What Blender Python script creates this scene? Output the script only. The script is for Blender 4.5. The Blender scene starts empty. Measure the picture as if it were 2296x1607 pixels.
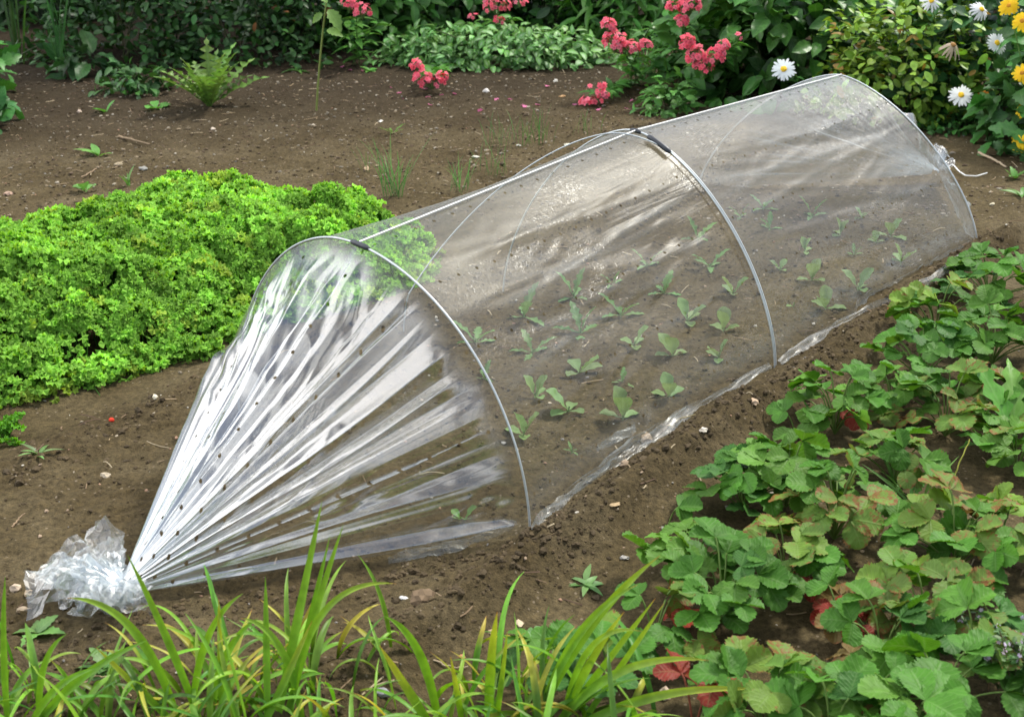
import bpy, math, random
import numpy as np
from mathutils import Vector

R = np.random.default_rng(11)
random.seed(11)
sc = bpy.context.scene
COL = sc.collection
PI = math.pi

# ------------------------------------------------------------------ camera
CX, CY, FPX, CAMH = 1148.0, 803.5, 3000.0, 1.15     # picture measured on a 2296 px wide copy
PITCH = math.atan((CY + 488.0) / FPX)
cp, sp = math.cos(PITCH), math.sin(PITCH)
CAM = np.array([0, 0, CAMH])


def ray(px, py):
    u = (px - CX) / FPX
    v = (py - CY) / FPX
    return np.array([u, cp - v * sp, -sp - v * cp])


def G(px, py, z=0.0):
    d = ray(px, py)
    return CAM + d * ((z - CAMH) / d[2])


def AT(px, py, Y):
    d = ray(px, py)
    return CAM + d * (Y / d[1])


cam_d = bpy.data.cameras.new('camera')
cam = bpy.data.objects.new('camera', cam_d)
COL.objects.link(cam)
cam.location = (0, 0, CAMH)
cam.rotation_euler = (PI / 2 - PITCH, 0, 0)
cam_d.sensor_width = 36
cam_d.lens = FPX / 2296 * 36
cam_d.clip_start = 0.05
cam_d.clip_end = 600
cam_d.dof.use_dof = True
cam_d.dof.focus_distance = 2.75
cam_d.dof.aperture_fstop = 9.0
sc.camera = cam

# ------------------------------------------------------------------ noise
_H = R.random((256, 256))


def vnoise(x, y):
    x = np.asarray(x, float); y = np.asarray(y, float)
    xi = np.floor(x).astype(int); yi = np.floor(y).astype(int)
    fx = x - xi; fy = y - yi
    fx = fx * fx * (3 - 2 * fx); fy = fy * fy * (3 - 2 * fy)
    a = _H[xi & 255, yi & 255]; b = _H[(xi + 1) & 255, yi & 255]
    c = _H[xi & 255, (yi + 1) & 255]; d = _H[(xi + 1) & 255, (yi + 1) & 255]
    return (a * (1 - fx) + b * fx) * (1 - fy) + (c * (1 - fx) + d * fx) * fy


def fbm(x, y, o=4, g=0.5):
    s = 0; a = 1; t = 0
    for i in range(o):
        s = s + a * vnoise(x * 2 ** i + 17.3 * i, y * 2 ** i + 5.1 * i)
        t += a; a *= g
    return s / t


def sstep(a, b, x):
    t = np.clip((x - a) / (b - a), 0, 1)
    return t * t * (3 - 2 * t)


# ------------------------------------------------------------------ tunnel frame
VP = ray(3808, -488); VP[2] = 0; VDIR = VP / np.linalg.norm(VP)
NDIR = np.array([-VDIR[1], VDIR[0], 0])
F1 = G(1187, 1205); F2 = G(1737, 825); F3 = G(2190, 557)
ZUP = np.array([0, 0, 1.0])


def aw(x, y):
    dx = x - F1[0]; dy = y - F1[1]
    return dx * VDIR[0] + dy * VDIR[1], dx * NDIR[0] + dy * NDIR[1]


def crumbly(x, y):
    a, w = aw(x, y)
    c = np.exp(-((w + 0.03) / 0.09) ** 2) * sstep(-0.9, -0.6, a) * (1 - sstep(2.0, 2.3, a))
    c2 = np.exp(-((w - 0.86) / 0.10) ** 2) * sstep(-1.6, -0.9, a)
    c3 = (1 - sstep(-0.75, -0.35, a)) * sstep(-0.35, -0.12, w) * (1 - sstep(0.78, 0.98, w))
    c4 = sstep(1.05, 1.4, w)
    c5 = sstep(-.6, -.4, a) * (1 - sstep(1.9, 2.2, a)) * sstep(-.02, .06, w) * (1 - sstep(.76, .9, w))
    return np.clip(np.maximum.reduce([c, 0.8 * c2, c3, 0.55 * c4, .6 * c5]), 0.12, 1)


def gh(x, y):
    x = np.asarray(x, float); y = np.asarray(y, float)
    a, w = aw(x, y)
    ins = sstep(-0.9, -0.55, a) * (1 - sstep(2.0, 2.3, a))
    z = 0.036 * np.exp(-((w + 0.045 + 0.02 * (vnoise(a * 7, 3.3) - 0.5)) / 0.042) ** 2) * ins * (0.6 + 0.8 * vnoise(a * 5, 9.1))
    z = z - 0.016 * sstep(0.09, 0.18, -w) * (1 - sstep(0.5, 0.7, -w))
    z = z + 0.02 * np.exp(-((w - 0.88) / 0.07) ** 2)
    z = z - 0.014 * np.exp(-((w - 1.05) / 0.08) ** 2)
    z = z + (fbm(x * 2.2, y * 2.2, 2) - 0.5) * 0.03
    return z


def gh_fine(x, y):
    c = crumbly(x, y)
    b1 = np.abs(fbm(x * 21, y * 21, 2) - 0.5) * 2
    b2 = fbm(x * 55 + 3, y * 55, 2)
    b3 = fbm(x * 120, y * 120 + 9, 2)
    return gh(x, y) + c * ((0.35 - b1) * 0.016 + (b2 - 0.5) * 0.018) + (0.25 + 0.75 * c) * (b3 - 0.5) * 0.007


def GT(px, py, dz=0.0):
    p = G(px, py, dz)
    for _ in range(4):
        p = G(px, py, float(gh(p[0], p[1])) + dz)
    return p


# ------------------------------------------------------------------ mesh buffer
class Buf:
    def __init__(s):
        s.v = []; s.f = []; s.c = []; s.u = []; s.m = []; s.n = 0

    def add(s, V, F, col=(1, 1, 1, 0), uv=None, mat=0):
        V = np.asarray(V, float)
        if V.ndim == 2: V = V[None]
        K, n, _ = V.shape
        F = np.asarray(F, np.int64)
        s.v.append(V.reshape(-1, 3))
        off = s.n + np.arange(K)[:, None, None] * n
        FF = (F[None] + off).reshape(-1, F.shape[1])
        s.f.append(FF); s.m.append(np.full(len(FF), mat, np.int32))
        c = np.asarray(col, float)
        if c.ndim == 1: c = np.broadcast_to(c, (K, n, len(c)))
        elif c.ndim == 2: c = np.broadcast_to(c[:, None, :], (K, n, c.shape[1]))
        if c.shape[2] == 3: c = np.concatenate([c, np.zeros((K, n, 1))], 2)
        s.c.append(c.reshape(-1, 4))
        if uv is None: u = np.zeros((K, n, 3))
        else:
            u = np.asarray(uv, float)
            if u.ndim == 2: u = np.broadcast_to(u[None], (K, n, u.shape[1]))
            if u.shape[2] == 2:
                u = np.concatenate([u, np.broadcast_to(R.random((K, 1, 1)) * 50, (K, n, 1))], 2)
        s.u.append(u.reshape(-1, 3))
        s.n += K * n

    def build(s, name, mats, parent=None, smooth=True, origin=None):
        me = bpy.data.meshes.new(name)
        V = np.concatenate(s.v); C = np.concatenate(s.c); U = np.concatenate(s.u)
        o3 = None
        if origin is not None:
            V = V - np.asarray(origin)[None]
        loops = []; starts = []; st = 0
        for F in s.f:
            k = F.shape[1]
            loops.append(F.reshape(-1)); starts.append(st + np.arange(len(F)) * k); st += F.size
        L = np.concatenate(loops).astype(np.int32); S = np.concatenate(starts).astype(np.int32)
        me.vertices.add(len(V)); me.vertices.foreach_set('co', V.astype(np.float32).ravel())
        me.loops.add(len(L)); me.loops.foreach_set('vertex_index', L)
        me.polygons.add(len(S)); me.polygons.foreach_set('loop_start', S)
        me.update(calc_edges=True)
        me.polygons.foreach_set('use_smooth', np.full(len(S), smooth))
        a = me.attributes.new('col', 'FLOAT_COLOR', 'POINT'); a.data.foreach_set('color', C.astype(np.float32).ravel())
        a = me.attributes.new('luv', 'FLOAT_VECTOR', 'POINT'); a.data.foreach_set('vector', U.astype(np.float32).ravel())
        if not isinstance(mats, (list, tuple)): mats = [mats]
        for m in mats: me.materials.append(m)
        me.polygons.foreach_set('material_index', np.concatenate(s.m))
        me.update()
        o = bpy.data.objects.new(name, me)
        COL.objects.link(o)
        if origin is not None and parent is None: o.location = origin
        if parent is not None: o.parent = parent
        return o


def tag(o, label=None, cat=None, group=None, kind=None):
    if label: o['label'] = label
    if cat: o['category'] = cat
    if group: o['group'] = group
    if kind: o['kind'] = kind
    return o


def thing(name, label, cat, loc, group=None):
    o = bpy.data.objects.new(name, None)
    COL.objects.link(o)
    o.location = tuple(loc); o.empty_display_size = 0.05
    return tag(o, label, cat, group)


def nrm(v):
    v = np.asarray(v, float)
    return v / np.maximum(np.linalg.norm(v, axis=-1, keepdims=True), 1e-9)


def place(T, P, D, N, S, W=None, Zs=None):
    """copies of template T (n,3: x across, y along, z up) at P, lengthwise D, up about N"""
    P = np.atleast_2d(P); D = nrm(np.atleast_2d(D)); N = np.broadcast_to(np.atleast_2d(N), D.shape)
    X = np.cross(D, N)
    bad = np.linalg.norm(X, axis=1) < 1e-3
    if bad.any(): X[bad] = np.cross(D[bad], np.array([0.3, 0.5, 0.1]))
    X = nrm(X); Z = np.cross(X, D)
    S = np.broadcast_to(np.asarray(S, float), (len(P),))
    W = S if W is None else S * W
    Zs = S if Zs is None else S * Zs
    T = T if T.ndim == 3 else np.broadcast_to(T[None], (len(P),) + T.shape)
    return (P[:, None] + X[:, None] * T[:, :, 0:1] * W[:, None, None]
            + D[:, None] * T[:, :, 1:2] * S[:, None, None] + Z[:, None] * T[:, :, 2:3] * Zs[:, None, None])


def grid_faces(nr, nc, wrap=False):
    i = np.arange(nr - 1)[:, None]; j = np.arange(nc if wrap else nc - 1)[None]
    j2 = (j + 1) % nc
    a = i * nc + j; b = i * nc + j2; c = (i + 1) * nc + j2; d = (i + 1) * nc + j
    return np.stack([a, b, c, d], -1).reshape(-1, 4)


def tubes(buf, L, rad, col, sides=5, mat=0):
    """L (K,m,3) polylines"""
    L = np.asarray(L, float)
    if L.ndim == 2: L = L[None]
    K, m, _ = L.shape
    rad = np.broadcast_to(np.asarray(rad, float), (K, m)) if np.ndim(rad) < 2 else np.asarray(rad)
    T = np.gradient(L, axis=1); T = nrm(T)
    ref = np.where(np.abs(T[..., 2:3]) > 0.9, np.array([1.0, 0.2, 0]), np.array([0, 0, 1.0]))
    A = nrm(np.cross(T, ref)); B = np.cross(T, A)
    th = np.arange(sides) / sides * 2 * PI
    ring = A[:, :, None] * np.cos(th)[None, None, :, None] + B[:, :, None] * np.sin(th)[None, None, :, None]
    V = L[:, :, None] + ring * rad[:, :, None, None]
    buf.add(V.reshape(K, m * sides, 3), grid_faces(m, sides, True), col, None, mat)


def bez(p0, p1, p2, m=8):
    t = np.linspace(0, 1, m)[None, :, None]
    p0, p1, p2 = [np.atleast_2d(p)[:, None] for p in (p0, p1, p2)]
    return (1 - t) ** 2 * p0 + 2 * t * (1 - t) * p1 + t * t * p2


# leaf templates ---------------------------------------------------
def leaf_t(shape, nl=10, nw=2, fold=0.25, droop=0.2, teeth=0, tooth=0.12, pleat=0.0, wave=0.0, cup=0.0, lobes=None):
    v = np.linspace(0, 1, nl)
    w = np.interp(v, *zip(*shape)) if not callable(shape) else shape(v)
    u = np.linspace(-1, 1, 2 * nw + 1)
    Vv, Uu = np.meshgrid(v, u, indexing='ij')
    ww = np.repeat(w[:, None], len(u), 1)
    if teeth:
        s = (np.arange(nl) % 2) * 2 - 1
        k = np.abs(Uu) ** 4
        ww = ww * (1 + tooth * s[:, None] * k)
        Vv = Vv + 0.016 * k * s[:, None] * (Vv > 0.05) * (Vv < 0.97)
    x = Uu * ww
    y = Vv.copy()
    z = fold * np.abs(x) - droop * Vv ** 2 - cup * (Uu ** 2) * ww
    if pleat: z = z + pleat * np.sin((Vv * 1.0 - np.abs(Uu) * 0.28) * 2 * PI * 6) * np.abs(Uu) * ww * 2
    if wave: z = z + wave * np.sin(Vv * 2 * PI * 2.7 + np.sign(Uu) * 1.1) * np.abs(Uu) ** 2
    T = np.stack([x, y, z], -1).reshape(-1, 3)
    return T, grid_faces(nl, len(u)), np.stack([Uu, Vv], -1).reshape(-1, 2)


SH_OV = [(0, .02), (.1, .16), (.3, .27), (.5, .28), (.7, .21), (.88, .10), (1, .0)]
SH_LANCE = [(0, .015), (.15, .09), (.35, .13), (.6, .11), (.85, .05), (1, 0)]
SH_ELL = [(0, .03), (.12, .15), (.35, .25), (.6, .26), (.82, .17), (.95, .07), (1, .0)]
SH_SPAT = [(0, .035), (.15, .05), (.3, .15), (.5, .29), (.7, .34), (.86, .29), (.95, .17), (1, .06)]
SH_STRAW = [(0, .03), (.08, .15), (.22, .31), (.42, .43), (.6, .47), (.76, .45), (.88, .35), (.96, .2), (1, .08)]
T_OV = leaf_t(SH_OV, 8, 1, .3, .25)
T_HERB = leaf_t(SH_OV, 11, 1, .3, .3, teeth=1, tooth=.14)
T_LANCE = leaf_t(SH_LANCE, 9, 1, .35, .35)
T_ELL = leaf_t(SH_ELL, 8, 1, .3, .12)
T_BIG = leaf_t(SH_ELL, 11, 2, .35, .3, wave=.03)
T_SPAT = leaf_t(SH_SPAT, 11, 2, .35, .12, wave=.03)
T_STRAW = [leaf_t(SH_STRAW, 23, 3, .28, .22, teeth=1, tooth=.075, pleat=.035),
           leaf_t(SH_STRAW, 23, 3, .5, .10, teeth=1, tooth=.07, pleat=.035, wave=.02),
           leaf_t(SH_STRAW, 23, 3, .12, .4, teeth=1, tooth=.08, pleat=.04, wave=.035)]


def jag_t(nl=25, wmax=.17, lob=.65, period=4, fold=.3, droop=.3):
    v = np.linspace(0, 1, nl)
    base = np.interp(v, [0, .2, .55, .85, 1], [.02, .06, wmax, wmax * .7, 0.0])
    saw = np.abs(((np.arange(nl) % period) / (period / 2)) - 1)
    w = base * (1 - lob * saw)
    u = np.array([-1, -.3, 0, .3, 1.])
    Vv, Uu = np.meshgrid(v, u, indexing='ij')
    x = np.sign(Uu) * np.where(np.abs(Uu) > .9, w[:, None], np.where(np.abs(Uu) > .1, np.minimum(w[:, None], .02 + base[:, None] * .25), 0))
    z = fold * np.abs(x) - droop * Vv ** 2 + .02 * np.sin(Vv * 17) * np.abs(Uu)
    T = np.stack([x, Vv, z], -1).reshape(-1, 3)
    return T, grid_faces(nl, 5), np.stack([Uu, Vv], -1).reshape(-1, 2)


T_JAG = jag_t(37, .15, .86, 4, .35, .22)
T_FRILL = jag_t(21, .2, .5, 4, .3, .25)
T_DAND = jag_t(23, .17, .55, 4, .2, .35)


# ------------------------------------------------------------------ materials
def new_mat(name):
    m = bpy.data.materials.new(name); m.use_nodes = True
    nt = m.node_tree
    for n in list(nt.nodes): nt.nodes.remove(n)
    out = nt.nodes.new('ShaderNodeOutputMaterial')
    return m, nt, out


class NT:
    def __init__(s, nt): s.nt = nt

    def n(s, t, **kw):
        nd = s.nt.nodes.new('ShaderNode' + t)
        for k, v in kw.items():
            if k.startswith('i_'):
                key = k[2:]
                key = int(key) if key.isdigit() else key.replace('_', ' ')
                if isinstance(v, bpy.types.NodeSocket): s.nt.links.new(v, nd.inputs[key])
                else: nd.inputs[key].default_value = v
            else: setattr(nd, k, v)
        return nd

    def l(s, a, b): s.nt.links.new(a, b)

    def math(s, op, a, b=None, c=None, clamp=False):
        nd = s.nt.nodes.new('ShaderNodeMath'); nd.operation = op; nd.use_clamp = clamp
        for i, x in enumerate((a, b, c)):
            if x is None: continue
            if isinstance(x, bpy.types.NodeSocket): s.nt.links.new(x, nd.inputs[i])
            else: nd.inputs[i].default_value = x
        return nd.outputs[0]

    def mix(s, fac, a, b, bt='MIX'):
        nd = s.nt.nodes.new('ShaderNodeMix'); nd.data_type = 'RGBA'; nd.blend_type = bt
        for i, x in ((0, fac), (6, a), (7, b)):
            if isinstance(x, bpy.types.NodeSocket): s.nt.links.new(x, nd.inputs[i])
            else:
                if i and len(x) == 3: x = (*x, 1)
                nd.inputs[i].default_value = x
        return nd.outputs[2]

    def ramp(s, fac, stops):
        nd = s.nt.nodes.new('ShaderNodeValToRGB')
        s.nt.links.new(fac, nd.inputs[0])
        el = nd.color_ramp.elements
        while len(el) < len(stops): el.new(0.5)
        for e, (p, c) in zip(el, stops):
            e.position = p; e.color = (*c, 1) if len(c) == 3 else c
        return nd.outputs[0]


def leaf_mat(name, rough=.45, trans=.25, veins=0.0, sick=False, spec=.4, bump=.15, pale=0.0, vein_n=7):
    m, nt, out = new_mat(name); N = NT(nt)
    at = N.n('Attribute', attribute_name='col'); uv = N.n('Attribute', attribute_name='luv')
    col = at.outputs['Color']
    sep = N.n('SeparateXYZ', i_0=uv.outputs['Vector'])
    no = N.n('TexNoise', i_Scale=60.0, i_Detail=3.0)
    geo = N.n('NewGeometry'); tc = N.n('TexCoord')
    N.l(tc.outputs['Object'], no.inputs['Vector'])
    v = N.n('HueSaturation', i_Color=col)
    N.l(N.math('MULTIPLY_ADD', no.outputs['Fac'], 0.9, 0.55), v.inputs['Value'])
    c = v.outputs[0]
    au = N.math('ABSOLUTE', sep.outputs['X'])
    hgt = None
    if veins:
        rib = N.math('SUBTRACT', 1.0, N.math('MULTIPLY', au, 9.0), clamp=True)
        ph = N.math('MULTIPLY', N.math('SUBTRACT', sep.outputs['Y'], N.math('MULTIPLY', au, .28)), 2 * PI * vein_n)
        side = N.math('POWER', N.math('MULTIPLY_ADD', N.math('SINE', ph), .5, .5), 6.0)
        side = N.math('MULTIPLY', side, .55)
        ve = N.math('MAXIMUM', rib, side)
        c = N.mix(N.math('MULTIPLY', ve, veins), c, N.mix(.5, c, (.35, .5, .2)))
        hgt = ve
    if pale:
        pm = N.math('SUBTRACT', 1.0, N.math('MULTIPLY', au, 1.7), clamp=True)
        pm = N.math('MULTIPLY', pm, N.math('SUBTRACT', 1.0, N.math('ABSOLUTE', N.math('MULTIPLY_ADD', sep.outputs['Y'], 2.2, -1.1)), clamp=True))
        c = N.mix(N.math('MULTIPLY', pm, pale), c, (.42, .55, .38))
    if sick:
        n2 = N.n('TexNoise', i_Scale=95.0, i_Detail=4.0, i_Roughness=.65)
        N.l(tc.outputs['Object'], n2.inputs['Vector'])
        edge = N.math('MAXIMUM', N.math('POWER', au, 3.0), N.math('POWER', sep.outputs['Y'], 5.0))
        q = N.math('ADD', N.math('MULTIPLY', n2.outputs['Fac'], 1.0), N.math('MULTIPLY', edge, .16))
        th = N.math('MULTIPLY_ADD', at.outputs['Alpha'], -.36, .80)
        f = N.math('MULTIPLY', N.math('SUBTRACT', q, th), 9.0, clamp=True)
        redc = N.mix(no.outputs['Fac'], (.20, .045, .02), (.26, .13, .05))
        yel = N.mix(N.math('MULTIPLY', at.outputs['Alpha'], .5), c, (.22, .25, .05))
        c = N.mix(N.math('MULTIPLY', f, .85), yel, redc)
    bs = N.n('BsdfPrincipled', i_Roughness=rough)
    bs.inputs['Specular IOR Level'].default_value = spec * .7
    N.l(c, bs.inputs['Base Color'])
    bn = N.n('Bump', i_Strength=bump, i_Distance=.002)
    N.l(N.math('ADD', no.outputs['Fac'], hgt) if hgt is not None else no.outputs['Fac'], bn.inputs['Height'])
    N.l(bn.outputs[0], bs.inputs['Normal'])
    tr = N.n('BsdfTranslucent')
    hs = N.n('HueSaturation', i_Color=c, i_Hue=.485, i_Saturation=1.1, i_Value=1.5)
    N.l(hs.outputs[0], tr.inputs['Color'])
    mx = N.n('MixShader', i_0=trans)
    N.l(bs.outputs[0], mx.inputs[1]); N.l(tr.outputs[0], mx.inputs[2])
    N.l(mx.outputs[0], out.inputs[0])
    return m


def plain_mat(name, color=None, rough=.5, metal=0.0, spec=.4, noise=.3, scale=80, bump=.1):
    m, nt, out = new_mat(name); N = NT(nt)
    tc = N.n('TexCoord')
    no = N.n('TexNoise', i_Scale=float(scale), i_Detail=4.0)
    N.l(tc.outputs['Object'], no.inputs['Vector'])
    if color is None:
        c = N.n('Attribute', attribute_name='col').outputs['Color']
    else:
        c = N.mix(0.0, (*color, 1), (*color, 1))
    hs = N.n('HueSaturation', i_Color=c)
    N.l(N.math('MULTIPLY_ADD', no.outputs['Fac'], 2 * noise, 1 - noise), hs.inputs['Value'])
    bs = N.n('BsdfPrincipled', i_Roughness=rough, i_Metallic=metal)
    bs.inputs['Specular IOR Level'].default_value = spec
    N.l(hs.outputs[0], bs.inputs['Base Color'])
    bn = N.n('Bump', i_Strength=bump, i_Distance=.003)
    N.l(no.outputs['Fac'], bn.inputs['Height']); N.l(bn.outputs[0], bs.inputs['Normal'])
    N.l(bs.outputs[0], out.inputs[0])
    return m


def petal_mat(name, trans=.3):
    m, nt, out = new_mat(name); N = NT(nt)
    at = N.n('Attribute', attribute_name='col')
    d = N.n('BsdfPrincipled', i_Roughness=.6); N.l(at.outputs['Color'], d.inputs['Base Color'])
    d.inputs['Specular IOR Level'].default_value = .2
    t = N.n('BsdfTranslucent'); N.l(at.outputs['Color'], t.inputs['Color'])
    mx = N.n('MixShader', i_0=trans); N.l(d.outputs[0], mx.inputs[1]); N.l(t.outputs[0], mx.inputs[2])
    N.l(mx.outputs[0], out.inputs[0])
    return m


def soil_mat():
    m, nt, out = new_mat('soil'); N = NT(nt)
    tc = N.n('TexCoord'); P = tc.outputs['Object']
    at = N.n('Attribute', attribute_name='col')          # r: crumbly, g: painted shade at the back
    sep = N.n('SeparateColor', i_0=at.outputs['Color'])
    n1 = N.n('TexNoise', i_Scale=4.0, i_Detail=5.0, i_Roughness=.6); N.l(P, n1.inputs['Vector'])
    n2 = N.n('TexNoise', i_Scale=90.0, i_Detail=6.0, i_Roughness=.7); N.l(P, n2.inputs['Vector'])
    n3 = N.n('TexNoise', i_Scale=420.0, i_Detail=3.0, i_Roughness=.7); N.l(P, n3.inputs['Vector'])
    vo = N.n('TexVoronoi', i_Scale=150.0); N.l(P, vo.inputs['Vector'])
    c = N.ramp(n1.outputs['Fac'], [(.28, (.064, .047, .021)), (.5, (.102, .078, .039)), (.72, (.146, .116, .066))])
    dark = N.mix(.6, c, (.036, .023, .011))
    c = N.mix(N.math('MULTIPLY', sep.outputs[0], .55), c, dark)
    fleck = N.ramp(n2.outputs['Fac'], [(.30, (.45, .43, .40)), (.5, (1, 1, 1)), (.72, (1.55, 1.5, 1.42))])
    c = N.mix(1.0, c, fleck, 'MULTIPLY')
    f3 = N.ramp(n3.outputs['Fac'], [(.3, (.6, .6, .6)), (.5, (1, 1, 1)), (.7, (1.35, 1.32, 1.28))])
    c = N.mix(.8, c, f3, 'MULTIPLY')
    # tiny pale grit
    vcol = N.n('SeparateColor', i_0=vo.outputs['Color'])
    g = N.math('MULTIPLY', N.math('GREATER_THAN', vcol.outputs[0], .965), N.math('LESS_THAN', vo.outputs['Distance'], .36))
    c = N.mix(N.math('MULTIPLY', g, .55), c, (.30, .24, .17))
    moss = N.n('TexNoise', i_Scale=7.0, i_Detail=6.0, i_Roughness=.7); N.l(P, moss.inputs['Vector'])
    mf = N.math('MULTIPLY', N.math('SUBTRACT', moss.outputs['Fac'], .60, clamp=True), 2.0, clamp=True)
    c = N.mix(N.math('MULTIPLY', mf, N.math('SUBTRACT', 1.0, sep.outputs[0])), c, (.085, .095, .035))
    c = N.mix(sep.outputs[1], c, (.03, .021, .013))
    bs = N.n('BsdfPrincipled', i_Roughness=.95); bs.inputs['Specular IOR Level'].default_value = .15
    N.l(c, bs.inputs['Base Color'])
    h = N.math('ADD', n2.outputs['Fac'], N.math('MULTIPLY', n3.outputs['Fac'], .35))
    bn = N.n('Bump', i_Strength=.9, i_Distance=.008)
    N.l(h, bn.inputs['Height']); N.l(bn.outputs[0], bs.inputs['Normal'])
    N.l(bs.outputs[0], out.inputs[0])
    return m


def film_mat(name, rough=.2, bump=.35, holes=True, fmul=1.0):
    """clear polythene: mostly see-through, glossy, slightly milky. col.r = milkiness and painted glints, col.g = crinkle"""
    m, nt, out = new_mat(name); N = NT(nt)
    at = N.n('Attribute', attribute_name='col'); sep = N.n('SeparateColor', i_0=at.outputs['Color'])
    uv = N.n('Attribute', attribute_name='luv')          # metres: x along, y across
    # long soft folds + small crinkles
    mp = N.n('Mapping', i_Scale=(3.0, 26.0, 1.0)); N.l(uv.outputs['Vector'], mp.inputs['Vector'])
    n1 = N.n('TexNoise', i_Scale=1.0, i_Detail=3.0, i_Distortion=.6); N.l(mp.outputs[0], n1.inputs['Vector'])
    mp2 = N.n('Mapping', i_Scale=(62.0, 74.0, 1.0), i_Rotation=(0, 0, .5)); N.l(uv.outputs['Vector'], mp2.inputs['Vector'])
    n2 = N.n('TexNoise', i_Scale=1.0, i_Detail=2.5, i_Roughness=.55, i_Distortion=1.2); N.l(mp2.outputs[0], n2.inputs['Vector'])
    mk = N.n('Mapping', i_Scale=(2.2, 5.0, 1.0)); N.l(uv.outputs['Vector'], mk.inputs['Vector'])
    nk = N.n('TexNoise', i_Scale=1.0, i_Detail=1.0); N.l(mk.outputs[0], nk.inputs['Vector'])
    msk = N.math('MULTIPLY', N.math('SUBTRACT', nk.outputs['Fac'], .42, clamp=True), 4.0, clamp=True)
    rid = N.math('ABSOLUTE', N.math('SUBTRACT', n2.outputs['Fac'], .5))
    h = N.math('ADD', N.math('MULTIPLY', N.math('MULTIPLY', n1.outputs['Fac'], sep.outputs[1]), .007),
               N.math('MULTIPLY', N.math('MULTIPLY', rid, sep.outputs[1]), N.math('MULTIPLY', msk, .020)))
    bn = N.n('Bump', i_Strength=bump, i_Distance=1.0); N.l(h, bn.inputs['Height'])
    lw = N.n('LayerWeight', i_Blend=.5); N.l(bn.outputs[0], lw.inputs['Normal'])
    fr = N.math('POWER', lw.outputs['Facing'], 4.0)
    fr = N.math('ADD', N.math('MULTIPLY', fr, .55), N.math('MULTIPLY_ADD', sep.outputs[2], .40, .030 * fmul), clamp=True)
    tr = N.n('BsdfTransparent', i_Color=(.965, .975, .97, 1))
    df = N.n('BsdfDiffuse', i_Color=(.66, .76, .83, 1)); tl = N.n('BsdfTranslucent', i_Color=(.66, .76, .83, 1))
    N.l(bn.outputs[0], df.inputs['Normal'])
    md = N.n('MixShader', i_0=.5); N.l(df.outputs[0], md.inputs[1]); N.l(tl.outputs[0], md.inputs[2])
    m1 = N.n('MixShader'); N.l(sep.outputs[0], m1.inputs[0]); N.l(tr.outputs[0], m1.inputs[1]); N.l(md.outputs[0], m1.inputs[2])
    gl = N.n('BsdfGlossy', i_Roughness=rough, i_Color=(1, 1, 1, 1)); N.l(bn.outputs[0], gl.inputs['Normal'])
    g2 = N.n('BsdfGlossy', i_Roughness=.40, i_Color=(1, 1, 1, 1)); N.l(bn.outputs[0], g2.inputs['Normal'])
    mg = N.n('MixShader'); N.l(N.math('MULTIPLY_ADD', sep.outputs[2], 1.2, .38, clamp=True), mg.inputs[0]); N.l(g2.outputs[0], mg.inputs[1]); N.l(gl.outputs[0], mg.inputs[2])
    m2 = N.n('MixShader'); N.l(fr, m2.inputs[0]); N.l(m1.outputs[0], m2.inputs[1]); N.l(mg.outputs[0], m2.inputs[2])
    fin = m2.outputs[0]
    if holes:
        s3 = N.n('SeparateXYZ', i_0=uv.outputs['Vector'])
        rowp = .135
        ry = N.math('DIVIDE', s3.outputs['Y'], rowp)
        row = N.math('FLOOR', ry)
        odd = N.math('MULTIPLY', N.math('PINGPONG', row, 1.0), .5)
        fx = N.math('SUBTRACT', N.math('FRACT', N.math('ADD', N.math('DIVIDE', s3.outputs['X'], .052), odd)), .5)
        fy = N.math('SUBTRACT', N.math('FRACT', ry), .5)
        dx = N.math('MULTIPLY', fx, .052); dy = N.math('MULTIPLY', N.math('MULTIPLY', fy, rowp), s3.outputs['Z'])
        d2 = N.math('ADD', N.math('MULTIPLY', dx, dx), N.math('MULTIPLY', dy, dy))
        hole = N.math('LESS_THAN', d2, .0034 ** 2)
        t2 = N.n('BsdfTransparent')
        m3 = N.n('MixShader'); N.l(hole, m3.inputs[0]); N.l(fin, m3.inputs[1]); N.l(t2.outputs[0], m3.inputs[2])
        fin = m3.outputs[0]
    N.l(fin, out.inputs[0])
    return m


M_SOIL = soil_mat()
M_FILM = film_mat('clear_polythene')
M_FILM2 = film_mat('polythene_hem', holes=False)
M_TUFT = film_mat('crumpled_polythene', rough=.26, bump=.3, holes=False, fmul=1.5)
M_STEEL = plain_mat('galvanised_steel', (.52, .56, .58), .38, .4, .5, .15, 200, .05)
M_CORD = plain_mat('white_cord', (.85, .86, .84), .5, 0, .4, .1, 400, .1)
M_CLIP = plain_mat('black_rubber', (.025, .03, .04), .4, 0, .5, .2, 200, .1)
M_STRAW = leaf_mat('strawberry_leaf', .5, .24, .30, True, .26, .35)
M_PARS = leaf_mat('parsley_leaf', .6, .32, 0, False, .15, .1)
M_LEAF = leaf_mat('green_leaf', .42, .22, .35, False, .4, .15)
M_SHRUB = leaf_mat('shrub_leaf', .42, .15, .25, False, .5, .1)
M_LAM = leaf_mat('silvered_leaf', .45, .2, .2, False, .4, .15, pale=.75)
M_STRAP = leaf_mat('strap_leaf', .42, .3, 0, False, .4, .05)
M_SEED = leaf_mat('lettuce_leaf', .5, .28, .4, False, .3, .2)
M_STEM = plain_mat('plant_stem', None, .6, 0, .3, .2, 120, .1)
M_PETAL = petal_mat('flower_petal')
M_STONE = plain_mat('stone', None, .85, 0, .25, .35, 90, .5)
M_TWIG = plain_mat('dry_twig', None, .85, 0, .2, .35, 150, .4)

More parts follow.
